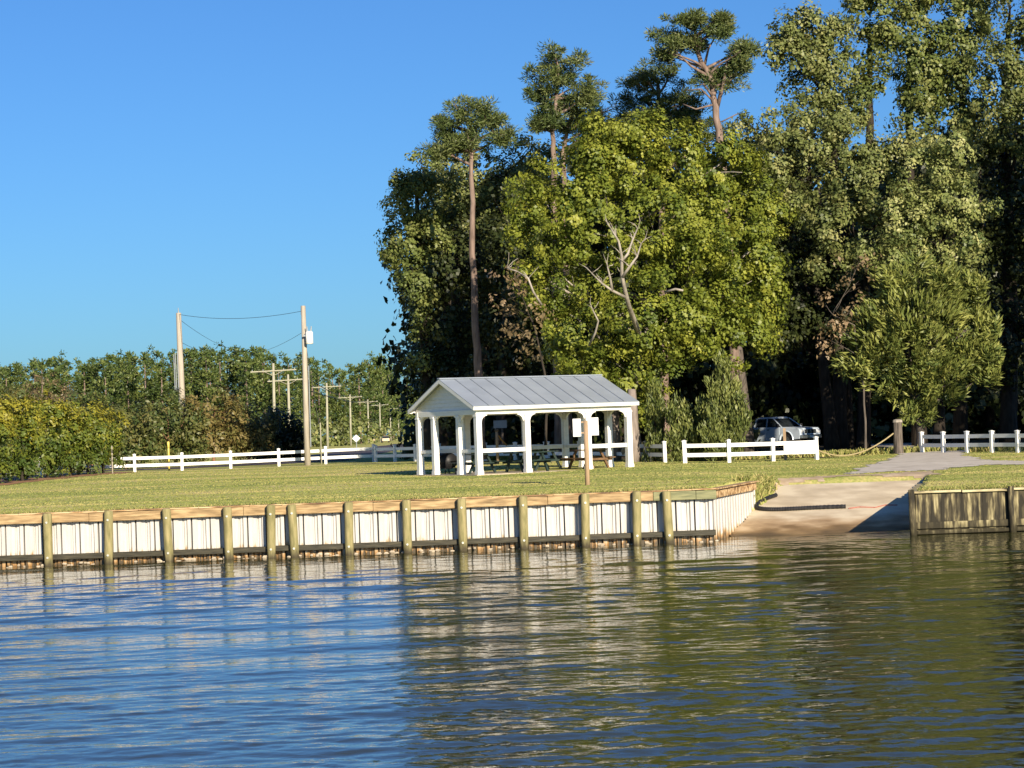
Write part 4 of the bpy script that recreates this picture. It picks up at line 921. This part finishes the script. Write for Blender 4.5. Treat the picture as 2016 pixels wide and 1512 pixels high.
# trunks seen under the pavilion roof at its right
for k, (px, top, D, tp_, lab) in enumerate([(1209, 700, 108.5, 1207, 'left of two thick pale trunks rising behind the right end of the pavilion'), (1247, 766, 104.5, 1244, 'right of two thick pale trunks behind the pavilion, cut off above the roof')]):
    b0 = gpt(px, D); t = thing('tree_trunk', b0, lab, 'tree trunk'); T = pix(tp_, top, D) - b0
    MB().tube([Vector((0, 0, -.2)), T * .3, T * .7, T], [.36, .27, .25, .18], 12).obj('trunk', MAT['trunkgrey'], t, True)
# ---- tall vine clad wood at the left end
tree('vine_clad_tree', 'dark vine covered tree forming the left edge of the wood', 'tree', 124, 838,
     [(800, 352, 26, 22), (835, 335, 40, 34), (812, 420, 40, 45), (800, 480, 42, 40), (778, 505, 24, 16), (850, 400, 50, 50), (842, 470, 42, 50), (815, 560, 24, 40), (826, 660, 16, 50)], 'vine',
     trunk=[(845, 880), (838, 700), (825, 520), (820, 380)], tr=.35, seed=3)
tree('vine_clad_tree', 'rounded olive tree behind the tall pine trunk, just right of the left edge tree', 'tree', 127, 890,
     [(880, 335, 45, 38), (940, 345, 60, 45), (900, 410, 60, 60), (960, 420, 50, 60), (1000, 345, 50, 45), (1045, 300, 40, 32), (1030, 370, 45, 45)], 'olive',
     trunk=[(895, 885), (892, 700), (900, 500), (905, 380)], tr=.38, seed=4)
tree('shade_dark_tree', 'tree with shade-darkened leaf colour filling the lower left of the wood behind the pine trunk', 'tree', 125, 870,
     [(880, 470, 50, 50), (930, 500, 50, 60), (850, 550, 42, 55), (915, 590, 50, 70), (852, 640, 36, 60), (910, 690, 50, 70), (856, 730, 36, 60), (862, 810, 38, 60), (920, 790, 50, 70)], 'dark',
     trunk=[(870, 885), (872, 700), (880, 520)], tr=.3, seed=23)  # shade of the lower left wood is put into the leaf colour
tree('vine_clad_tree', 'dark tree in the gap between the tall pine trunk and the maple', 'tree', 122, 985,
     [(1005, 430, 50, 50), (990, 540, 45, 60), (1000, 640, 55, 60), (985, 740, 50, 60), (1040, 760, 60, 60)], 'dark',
     trunk=[(985, 885), (990, 700), (1005, 500), (1020, 380)], tr=.3, seed=5, tone=.4)  # shade between pine and maple comes from the dark leaf colour
# ---- pines standing above the canopy
tree('pine_tree', 'tall pine with long bare trunk above the left of the wood', 'pine tree', 117, 944,
     [(922, 210, 36, 18), (885, 238, 30, 22), (960, 240, 34, 22), (915, 262, 45, 20), (972, 270, 30, 18), (880, 285, 22, 14), (900, 300, 25, 12, .5), (868, 300, 16, 8)], 'pine',
     trunk=[(948, 895), (942, 738), (936, 640), (930, 500), (930, 400), (928, 300), (926, 245)], tr=.25, bark='pinebark', seed=6)
tree('pine_tree', 'round headed pine with twin trunks above the left of the maple', 'pine tree', 119, 1092,
     [(1105, 118, 42, 24), (1068, 160, 36, 28), (1130, 160, 45, 32), (1095, 195, 48, 24), (1160, 190, 22, 26), (1055, 200, 25, 16), (1080, 232, 24, 12), (1062, 248, 14, 8)], 'pine',
     trunk=[(1100, 895), (1093, 600), (1090, 330), (1088, 260), (1100, 130)], tr=.24, bark='pinebark', seed=7)
tree('pine_tree', 'thinner pine partly behind the round headed pine', 'pine tree', 122, 1115,
     [(1140, 215, 32, 18), (1170, 235, 26, 20), (1120, 250, 25, 14), (1190, 260, 30, 22), (1215, 235, 22, 26), (1160, 280, 35, 25)], 'pine',
     trunk=[(1118, 895), (1115, 600), (1109, 300), (1125, 220)], tr=.24, bark='pinebark', seed=8)
def pine3(root, base):
    mb = MB(); f = lambda px, py, D: pix(px, py, D) - base
    for pts, r0, r1 in [([(1412, 212, 115), (1425, 160, 114.6), (1432, 120, 114.8)], .12, .05), ([(1403, 190, 115), (1385, 165, 114.7), (1372, 170, 115)], .07, .03), ([(1405, 200, 115), (1380, 175, 114.7), (1350, 178, 115)], .06, .02),
                        ([(1395, 150, 115), (1360, 130, 114.8), (1330, 100, 115)], .09, .03), ([(1408, 205, 115), (1370, 215, 114.6), (1345, 205, 115)], .06, .03), ([(1420, 240, 115), (1450, 225, 115), (1470, 222, 115)], .04, .02), ([(1388, 125, 115), (1395, 95, 115), (1410, 70, 115)], .08, .03)]:
        mb.tube([f(*p) for p in pts], [r0 + (r1 - r0) * i / 2 for i in range(3)], 7)
    mb.obj('bare_limb', MAT['pinebark'], root, True)
tree('pine_tree', 'tallest pine with forked bare trunk and flat topped crown above the maple', 'pine tree', 115, 1440,
     [(1350, 48, 44, 20), (1400, 50, 36, 20), (1320, 78, 26, 18), (1365, 80, 40, 12), (1435, 140, 30, 18), (1470, 95, 24, 13), (1455, 130, 20, 14), (1305, 110, 18, 10), (1425, 45, 16, 14), (1400, 150, 22, 12)], 'pine',
     trunk=[(1450, 895), (1445, 600), (1420, 300), (1408, 210), (1402, 160), (1375, 110), (1368, 60)], tr=.27, bark='pinebark', extra=pine3, seed=9)
tree('pine_tree', 'bushy pine crown left of the tallest pine, above the maple', 'pine tree', 121, 1300,
     [(1290, 150, 38, 20), (1255, 155, 22, 14), (1310, 190, 48, 28), (1265, 200, 30, 26), (1300, 240, 60, 28), (1370, 215, 35, 28), (1245, 250, 30, 22), (1400, 260, 45, 30), (1350, 250, 40, 30)], 'pine',
     trunk=[(1310, 895), (1305, 600), (1300, 260), (1295, 160)], tr=.3, bark='pinebark', seed=10)
# ---- the tall wood at the right
tree('vine_clad_tree', 'tall vine covered tree, leftmost of the high trees at top right', 'tree', 116, 1655,
     [(1570, 65, 42, 40), (1610, 105, 50, 40), (1560, 125, 42, 32), (1640, 70, 30, 30), (1650, 130, 36, 32), (1595, 175, 52, 36), (1570, 222, 45, 28), (1645, 190, 42, 36), (1545, 90, 24, 28), (1660, 230, 40, 28), (1610, 50, 36, 26)], 'olive',
     trunk=[(1655, 893), (1650, 600), (1640, 260), (1620, 120)], tr=.4, seed=11, dens=1.25)
def ivy_column(px, lab, lobes, seed, basepx, D=117):
    lobes = [(a, b, c * 1.3, d * 1.1) for a, b, c, d in lobes]
    tree('ivy_covered_trunk', lab, 'tree', D, basepx, lobes, 'vine', trunk=[(basepx, 895), (px, 300), (px, 60)], tr=.35, seed=seed, limbs=False, dens=1.5, tone=.55)
ivy_column(1712, 'upright ivy wrapped trunk left of the sky gap at top right', [(1712, -20, 26, 40), (1712, 40, 27, 45), (1716, 100, 27, 40), (1708, 160, 24, 32), (1700, 205, 18, 30)], 12, 1698)
ivy_column(1790, 'ivy wrapped trunk right of the sky gap at top right', [(1790, -20, 38, 40), (1785, 35, 34, 36), (1800, 85, 36, 36), (1815, 130, 36, 34), (1812, 180, 34, 32), (1800, 225, 32, 26)], 13, 1812)
ivy_column(1895, 'broad ivy wrapped trunk near the top right corner', [(1900, -20, 45, 40), (1890, 40, 36, 40), (1900, 100, 36, 40), (1880, 150, 40, 36), (1890, 200, 38, 32), (1880, 240, 34, 30)], 14, 1890)
tree('hardwood_tree', 'leafy tree filling the top right corner', 'tree', 115, 1985,
     [(1990, 20, 50, 50), (2010, 90, 45, 50), (1965, 130, 50, 40), (2030, 170, 50, 50), (1960, 200, 48, 40), (2000, 260, 60, 45), (1930, 265, 45, 35), (2060, 40, 50, 60)], 'olive',
     trunk=[(1985, 895), (1985, 500), (1980, 200), (1985, 60)], tr=.4, seed=15)
tree('hardwood_tree', 'middle height olive tree right of the maple crown', 'tree', 115, 1640,
     [(1500, 255, 48, 32), (1545, 290, 50, 40), (1600, 270, 55, 34), (1650, 290, 55, 38), (1520, 345, 55, 45), (1590, 360, 65, 50), (1620, 400, 50, 40)], 'olive',
     trunk=[(1640, 893), (1610, 600), (1590, 300)], tr=.35, seed=16)
tree('hardwood_tree', 'olive green tree in the centre of the right wood under the sky gap', 'tree', 114, 1700,
     [(1700, 300, 45, 34), (1745, 320, 45, 34), (1690, 370, 60, 50), (1750, 390, 55, 45), (1680, 450, 60, 50), (1720, 500, 50, 45), (1650, 520, 45, 45), (1790, 290, 34, 30)], 'olive',
     trunk=[(1700, 895), (1705, 600), (1710, 330)], tr=.32, seed=17)
tree('hardwood_tree', 'dark shaded tree between the maple and the cedar, above the pickup', 'tree', 117, 1600,
     [(1510, 400, 55, 50), (1560, 450, 60, 50), (1620, 470, 45, 45), (1540, 520, 50, 50), (1600, 530, 55, 50), (1560, 590, 50, 45), (1620, 590, 55, 45), (1670, 560, 45, 45), (1590, 660, 55, 50), (1650, 650, 50, 50), (1550, 670, 40, 45), (1700, 620, 40, 50)], 'dark',
     trunk=[(1675, 893), (1670, 760), (1630, 640)], tr=.25, seed=22)  # dark leaf colour paints the shade above the pickup
tree('hardwood_tree', 'pale sunlit broadleaf tree above the cedar', 'tree', 111, 1850,
     [(1840, 300, 50, 34), (1890, 320, 55, 45), (1820, 360, 55, 45), (1870, 400, 70, 55), (1800, 430, 50, 50), (1850, 480, 65, 50), (1900, 460, 40, 45), (1780, 480, 45, 40), (1740, 510, 40, 30)], 'pale',
     trunk=[(1850, 895), (1850, 600), (1860, 400)], tr=.3, seed=18)
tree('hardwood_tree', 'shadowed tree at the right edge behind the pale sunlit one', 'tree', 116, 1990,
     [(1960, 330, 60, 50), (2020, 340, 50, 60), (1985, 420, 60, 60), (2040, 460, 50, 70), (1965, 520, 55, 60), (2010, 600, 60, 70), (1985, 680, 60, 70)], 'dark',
     trunk=[(1990, 895), (1995, 600), (1990, 400)], tr=.35, seed=19, tone=.35)  # right edge shade is painted by the dark leaf colour
tree('cedar_tree', 'bushy sunlit cedar with upswept sprays beside the old gate post', 'cedar tree', 107, 1805,
     [(1800, 560, 70, 34), (1745, 590, 45, 30), (1850, 585, 50, 34), (1800, 625, 90, 40, -.6), (1890, 600, 36, 30), (1725, 650, 40, 36), (1790, 680, 80, 40, -.8), (1870, 660, 60, 40), (1925, 650, 28, 22), (1700, 705, 36, 22),
      (1760, 730, 60, 34), (1840, 725, 65, 36, -.5), (1910, 710, 40, 26), (1930, 690, 24, 16), (1790, 775, 48, 26), (1850, 765, 45, 24), (1815, 805, 30, 16), (1690, 660, 18, 14), (1948, 700, 14, 8), (1945, 640, 13, 10), (1915, 560, 14, 16), (1880, 540, 16, 18), (1790, 530, 30, 20), (1672, 725, 16, 8), (1945, 735, 12, 8), (1760, 555, 24, 16)], 'cedar',
     trunk=[(1812, 888), (1812, 850), (1806, 800), (1800, 650)], tr=.26, bark='greywood', seed=20, depth=.8)
tree('shrub', 'sparse pinkish brown shrub branch just left of the cedar', 'shrub', 106.5, 1700,
     [(1625, 600, 10, 18), (1638, 640, 18, 20), (1655, 655, 18, 18), (1628, 670, 8, 18), (1700, 500, 30, 18), (1690, 560, 30, 30), (1680, 610, 26, 26)], 'brown', trunk=[(1705, 890), (1700, 760), (1680, 640), (1640, 620)], tr=.06, bark='greywood', seed=21, tone=.75, dens=.7)
# big dark trunk behind the junipers
b0 = gpt(1474, 116); t = thing('tree_trunk', b0, 'dark slanting trunk right of the tall juniper, beside the pickup', 'tree trunk')
T = pix(1446, 640, 116) - b0; MB().tube([Vector((0, 0, -.2)), T * .25, T * .6, T], [.42, .33, .30, .26], 12).obj('trunk', MAT['greywood'], t, True)
# ---- conical junipers in front of the wood
def cone(px, D, py0, py1, wpx, sd, lab, tops=((0, 0, 1),)):
    L = []
    for dx, dt, sc in tops:
        n = 7
        for i in range(n):
            f = i / (n - 1); y = py1 + (py0 + dt - py1) * (f ** .9); L.append((px + dx * (0.4 + .6 * f) + (i % 2 - .5) * 3, y, wpx * sc * (1 - .80 * f) + 3, (py1 - py0) * sc / n * .72))
    return tree('juniper', lab, 'juniper', D, px, L, 'juniper', trunk=[(px, py1 + 12), (px, (py0 + py1) / 2), (px, py0 + 20)], tr=.07, seed=sd, depth=.9, limbs=False)
cone(1424, 101.5, 718, 880, 26, 30, 'tallest conical juniper, nearest the pickup', ((-2, 0, 1), (20, 42, .6), (-22, 42, .6), (36, 70, .5), (-38, 80, .5), (10, 24, .6), (-10, 60, .8), (44, 100, .5)))
cone(1335, 102.5, 782, 895, 15, 31, 'middle sized conical juniper behind the fence gap', ((0, 0, 1), (14, 30, .8), (-13, 22, .8), (24, 55, .7)))
cone(1290, 104, 768, 905, 14, 32, 'slender juniper, leftmost one near the pavilion', ((0, 0, 1), (-11, 25, .8), (13, 35, .8), (4, 60, 1)))
cone(1370, 103, 822, 895, 10, 33, 'lowest juniper, between the tall and the middle sized ones', ((0, 0, 1), (10, 12, .6)))
# ---- left: hedge, russet trees, far wood
hd = [(-60, 105, 190, 24), (-5, 107.5, 178, 40), (45, 111, 166, 41), (95, 115, 160, 42), (138, 118, 142, 43), (174, 121, 130, 44), (203, 123.5, 112, 45)]
hl = ['cut off by the left picture edge', 'at the very left', 'second from the left', 'tallest and yellowest', 'third from its right end', 'second from its right end', 'at its right end beside the fence']
for i, (px, D, hh, sd) in enumerate(hd):
    b = gpt(px, D); yb = 850 - .0367 * (px - 1008) + (CAMZ - b.z) * F / D; top = yb - hh
    if i == 3: top -= 12
    L = [(px, yb - 25, 36, 34), (px - 12, yb - 55, 34, 36), (px + 8, yb - 85, 34, 36), (px, top + 38, 34, 34), (px - 18, top + 48, 22, 26), (px + 14, top + 55, 22, 28)]
    tree('hedge_shrub', 'yellow topped evergreen shrub of the left hedge, ' + hl[i], 'shrub', D, px, L, 'hedge', trunk=[(px, yb), (px, yb - 60), (px, top + 50)], tr=.08, seed=sd, group='tall evergreen shrubs in the left hedge', limbs=False)
rl = [(250, 146, 800, 60, 'olive russet tree between the hedge and the leaning pole', .25), (330, 148, 775, 66, 'russet olive tree under the leaning utility pole', .28), (420, 150, 765, 64, 'orange brown crape myrtle right of the leaning pole', .85),
      (490, 152, 785, 55, 'orange brown crape myrtle, lower and further right', .8), (552, 156, 812, 42, 'dark green tree just left of the transformer pole', .05), (180, 160, 770, 58, 'olive tree behind the right part of the hedge', .3)]
for i, (px, D, top, wd, lab, tn) in enumerate(rl):
    b = gpt(px, D); yb = 850 - .0367 * (px - 1008) + (CAMZ - b.z) * F / D
    L = [(px, top + 40, wd * .8, 36), (px - wd * .5, top + 62, wd * .55, 34), (px + wd * .5, top + 60, wd * .55, 34), (px, yb - 48, wd * .9, 36), (px - wd * .5, yb - 36, wd * .5, 26), (px + wd * .45, yb - 38, wd * .5, 26)]
    tree('crape_myrtle', lab, 'tree', D, px, L, 'rust' if i != 4 else 'dark', trunk=[(px, yb), (px + 3, yb - 50), (px, top + 50)], tr=.12, bark='redbark', seed=50 + i, tone=tn)
tree('hardwood_tree', 'brown round topped tree beyond the yellow hedge at far left', 'tree', 230, 105, [(95, 765, 45, 26), (130, 790, 36, 26), (65, 790, 36, 26), (100, 815, 60, 30)], 'brown', tr=.25, seed=60, tone=.4, dens=1.2)
tree('hardwood_tree', 'low olive tree at the left edge beyond the hedge', 'tree', 230, 15, [(10, 790, 45, 30), (40, 815, 40, 26), (-20, 810, 40, 30)], 'rust', tr=.25, seed=61, tone=.3, dens=1.2)

# far pines: four shapes, copied
def far_pine(seed, H_=20, W_=4.2, conic=.5):
    r = np.random.default_rng(seed); R = random.Random(seed); root = thing('pine_tree', (0, 0, 0), 'x', 'pine tree', 'pines of the distant wood')
    Cs, Ds = [], []
    for i in range(11):
        f = i / 10; z = H_ * (.20 + .74 * f); w_ = W_ * (1 - conic * f) * .62 * min(1, .75 + f); a = R.uniform(0, 6.28)
        c, d = clumps((math.cos(a) * w_ * .6, math.sin(a) * w_ * .6, z), (w_ * .8, w_ * .8, H_ * .075), 1.0, .8, r=r); Cs.append(c); Ds.append(d)
    cm = crown_mesh('crown', np.concatenate(Cs), np.concatenate(Ds), MAT['needlefar'], .6, 24, .85, .5, style='needle', r=r, tone_sd=.28)
    part('crown', cm, root); MB().tube([(0, 0, -.3), (0, 0, H_ * .5), (0, 0, H_ * .92)], [.28, .2, .06], 6).obj('trunk', MAT['pinebark'], root, True); return root
protos = [far_pine(70, 21, 4.4, .55), far_pine(71, 20, 4.8, .35), far_pine(72, 22, 3.8, .75), far_pine(73, 19, 5.2, .3)]
R = random.Random(11); first = True; used = set(); cnt = 0
def tl(px):     # tree line height in the photograph
    return np.interp(px, [-300, 0, 100, 200, 290, 350, 430, 520, 600, 640, 690, 740, 790, 830], [730, 716, 704, 702, 692, 690, 678, 688, 700, 712, 716, 700, 720, 745])
spots = []
for row, (D0, off_) in enumerate([(430, 10), (455, 4), (485, 0)]):
    px = -220 + row * 13
    while px < 850:
        spots.append((px + R.uniform(-8, 8), D0 + R.uniform(-9, 9), R.uniform(-4, 14) + off_)); px += 39
for px, dy in [(755, 0), (775, 8), (812, 30), (740, 10), (795, 34), (832, 55), (850, 60)]: spots.append((px, 900, dy))
spots = [(px, D + max(0, float(np.interp(px, [610, 690, 724, 748, 768, 785, 850], [0, 45, 130, 215, 310, 400, 520]))) - (450 if D == 900 else 0), dy) for px, D, dy in spots]
for px, D, dy in spots:
    b = gpt(px, D); T = pix(px, tl(px) + dy, D); hh = T.z - b.z
    i = R.randrange(4); src = protos[i]
    if i not in used: o = src; used.add(i)
    else: o = copy_tree(src)
    base_h = [21, 20, 22, 19][i]; s_ = hh / base_h; o.location = b; o.rotation_euler = (0, 0, R.uniform(0, 6.28)); o.scale = (s_ * R.uniform(.95, 1.3),) * 2 + (s_,)
    zone = 'above the yellow hedge at far left' if px < 230 else 'left of the leaning pole' if px < 350 else 'between the leaning pole and the crossarm poles' if px < 530 else 'near the transformer pole' if px < 650 else 'behind the receding pole row' if px < 760 else 'left of the dark wood, where the road vanishes'
    o['label'] = ('front pine of the distant wood ' if D < 442 else 'back row pine of the distant wood ') + zone
# low scrub at the foot of the far wood
sc_ = []
for k in range(60):
    px = -250 + k * 18.5; D = 405 + R.uniform(-12, 12) + float(np.interp(px, [610, 690, 724, 748, 768, 785, 850], [10, 50, 130, 215, 310, 400, 520])); b = gpt(px, D); sc_.append((b.x, b.y, b.z + R.uniform(1, 2.6), R.uniform(2.5, 4)))
Cs, Ds = [], []
for x_, y_, z_, r_ in sc_:
    c, d = clumps((x_, y_, z_), (r_, r_, r_ * .9), 1.0, .9); Cs.append(c); Ds.append(d)
o = bpy.data.objects.new('undergrowth', crown_mesh('undergrowth', np.concatenate(Cs), np.concatenate(Ds), MAT['leafolive'], .8, 8, .9, .7)); COL.objects.link(o)
tag(o, 'continuous low scrub along the foot of the distant pine wood', 'undergrowth', kind='stuff')
# ---- deep wood behind the front trees: three shapes, copied
def deep_tree(seed, H_):
    r = np.random.default_rng(seed); R2 = random.Random(seed); root = thing('hardwood_tree', (0, 0, 0), 'x', 'tree', 'dark trees deep in the wood')
    Cs, Ds = [], []
    for i in range(9):
        f = i / 8; a = R2.uniform(0, 6.28); w_ = 2.6 * (1 - .35 * f); c, d = clumps((math.cos(a) * 1.5, math.sin(a) * 1.5, H_ * (.10 + .82 * f)), (w_, w_, H_ * .10), 1.15, .95, r=r); Cs.append(c); Ds.append(d)
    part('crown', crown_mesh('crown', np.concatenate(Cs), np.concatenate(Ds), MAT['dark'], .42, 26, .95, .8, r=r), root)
    MB().tube([(0, 0, -.3), (.1, 0, H_ * .5), (0, 0, H_ * .9)], [.3, .22, .08], 8).obj('trunk', MAT['bark'], root, True); return root
dp = [deep_tree(80, 15), deep_tree(81, 14), deep_tree(82, 16)]; used = set()
dspots = []
for D0, st in ((133, 66), (143, 62), (157, 58)):
    px = 892 + R.uniform(0, 20)
    while px < 2250:
        if not (1455 < px < 1640 and D0 < 138): dspots.append((px + R.uniform(-12, 12), D0 + R.uniform(-2, 2)))
        px += st
for px, D in dspots:
    i = R.randrange(3)
    if i not in used: o = dp[i]; used.add(i)
    else: o = copy_tree(dp[i])
    b = gpt(px, D); top = np.interp(px, [860, 900, 1000, 1200, 1450, 1520, 1600, 1730, 1800, 2300], [420, 360, 350, 300, 290, 270, 260, 330, 280, 200]) + R.uniform(0, 40)
    hh = pix(px, top, D).z - b.z; s_ = hh / [15, 14, 16][i]; o.location = b; o.rotation_euler = (0, 0, R.uniform(0, 6.28)); o.scale = (1.0, 1.0, s_)
    zone = 'behind the vine clad left edge of the wood' if px < 1010 else 'behind the pavilion and maple' if px < 1400 else 'behind the pickup truck' if px < 1640 else 'behind the old gate post and cedar' if px < 1900 else 'behind the far right fence'
    o['label'] = ('shadowy tree close ' if D < 138 else 'dark tree further ' if D < 150 else 'darkest tree furthest ') + zone
# ---- trees beyond the right of the frame, whose shade falls on the wood and the far fence
def side_tree(x, y, z0, z1, r_, seed, lab, sty='dark'):
    b = Vector((x, y, h(x, y))); r = np.random.default_rng(seed); root = thing('hardwood_tree', b, lab, 'tree')
    Cs, Ds = [], []; R2 = random.Random(seed)
    n = max(5, int((z1 - z0) * r_ / 5))
    for i in range(n):
        f = (i + .5) / n; a = R2.uniform(0, 6.28); c, d = clumps((math.cos(a) * r_ * .4, math.sin(a) * r_ * .4, z0 + (z1 - z0) * f), (r_ * .75, r_ * .75, (z1 - z0) / n * .9 + .6), 1.1, 1.0, r=r); Cs.append(c); Ds.append(d)
    part('crown', crown_mesh('crown', np.concatenate(Cs), np.concatenate(Ds), MAT['leafolive'], .42, 24, .95, .8, r=r), root)
    MB().tube([(0, 0, -.3), (0, 0, z0 + 1), (0, 0, z1 * .9)], [.4, .3, .1], 8).obj('trunk', MAT['bark'], root, True)
side_tree(33.5, 84, 3.0, 11, 4.5, 90, 'broad tree standing right of the view near the far fence')
side_tree(40, 90, 2.0, 17, 5.5, 91, 'tall tree standing right of the view, furthest back')
side_tree(44, 78, 3.0, 19, 5.0, 92, 'tall tree standing right of the view, furthest from the water')
side_tree(37, 98, 1.0, 16, 4.5, 93, 'tree at the wood edge just right of the view')
side_tree(31.0, 105, 0.6, 19.5, 4.4, 94, 'tree at the wood edge right of the cedar')

# ---- weeds at the wood edge and grass blades on the lawn
def blades(n, xs_, ys_, hh, ww, tonef, keep=None, r=rng):
    x = xs_; y = ys_; z = h_np(x, y)
    if keep is not None: x, y, z = x[keep], y[keep], z[keep]
    n = len(x); a = r.uniform(0, 2 * np.pi, n); lean = r.normal(0, .5, (n, 2)); H = hh * r.uniform(.5, 1.4, n); Wd = ww * r.uniform(.6, 1.3, n)
    dx = np.cos(a) * Wd / 2; dy = np.sin(a) * Wd / 2
    v = np.stack([np.stack([x - dx, y - dy, z - .01], -1), np.stack([x + dx, y + dy, z - .01], -1), np.stack([x + dx * .6 + lean[:, 0] * H, y + dy * .6 + lean[:, 1] * H, z + H], -1), np.stack([x - dx * .6 + lean[:, 0] * H, y - dy * .6 + lean[:, 1] * H, z + H * .93], -1)], 1)
    return v.reshape(-1, 3), np.arange(n * 4).reshape(-1, 4), tonef(x, y)
def streak(x, y):
    return np.clip(.50 + .20 * np.sin(y * .9 + x * .16 + 1.2 * np.sin(x * .11)) + .13 * np.sin(y * 2.3 - x * .31 + 2) + .10 * np.sin(x * .7 + y * .5) + rng.normal(0, .08, len(x)), 0, 1)
n = 110000
yy = 69.3 + 62 * rng.random(n) ** 1.25; xx = rng.uniform(-.25, .245, n) * yy
dv = np.array([(p.x, p.y) for p in drv])
keep = ~inside([tuple(p) for p in dv], xx + wob(xx, yy, .15), yy + wob(yy, xx, .22))
keep &= ~((xx > wall_left_x(yy) - .1) & (xx < wall_right_x(yy) + .1) & (yy < 81.6))
keep &= ~((xx > 8.6) & (xx < 15.6) & (yy < 82.6) & (yy > 80)) | (rng.random(n) < .25)
uv = np.stack([(xx - C0.x) * A.x + (yy - C0.y) * A.y, (xx - C0.x) * B.x + (yy - C0.y) * B.y], 1)
keep &= ~((uv[:, 0] > -.3) & (uv[:, 0] < LEN + .3) & (uv[:, 1] > -.3) & (uv[:, 1] < WID + .3))
edge = np.interp(xx / yy, [-.25, -.03, .055, .077, .138, .17, .25], [131, 118, 112, 101.5, 101.5, 105, 99]); keep &= (yy < edge)
hedge_y = np.interp(xx / yy, [-.26, -.2245, -.2086, -.1836, -.172, -.1695], [98, 104.5, 110.5, 118.5, 122, 200]); keep &= yy < hedge_y
v, q, tn = blades(n, xx, yy, .018, .06, streak, keep)
o = bpy.data.objects.new('grass', np_mesh('grass', v, q, MAT['grassblade'], tn)); COL.objects.link(o); tag(o, 'short mown grass of the lawn with green and tan streaks', 'grass', kind='stuff')
# long tufts along the cap of the bulkhead, the ramp bank and the wood edge
pts = []
for k in range(2600):
    x = rng.uniform(-17, 6.0); pts.append((x, 69.3 + abs(rng.normal(0, .12)), .07))
for k in range(1800):
    t = rng.random(); yv = 76.1 + t * 4.6 + rng.normal(0, .2); pts.append((7.75 + .30 * max(yv - 76, 0) + rng.normal(0, .16), yv, .16))
for k in range(900): pts.append((rng.uniform(12.3, 17), 68.3 + abs(rng.normal(0, .25)), .09))
for k in range(2600):
    px = rng.uniform(1250, 2030); D = (103.2 if px > 1350 else 110) + abs(rng.normal(0, 1.2)) - (3 if px > 1900 else 0); pts.append((wx(px, D), D, .22))
for k in range(2600):
    px = rng.uniform(930, 1260); D = 119.5 + abs(rng.normal(0, 1.5)); pts.append((wx(px, D), D, .55))
pts = np.array(pts); v1, q1, t1 = blades(len(pts), pts[:, 0], pts[:, 1], pts[:, 2], pts[:, 2] * .35, lambda x, y: np.clip(rng.normal(.6, .25, len(x)), 0, 1))
o = bpy.data.objects.new('weeds', np_mesh('weeds', v1, q1, MAT['grassblade'], t1)); COL.objects.link(o); tag(o, 'taller weeds along the wall cap, ramp bank and wood edge', 'weeds', kind='stuff')
print('TRIS', sum(len(o.data.loops) - 2 * len(o.data.polygons) for o in scene.objects if o.type == 'MESH') , sum(len(m.loops) - 2 * len(m.polygons) for m in bpy.data.meshes))
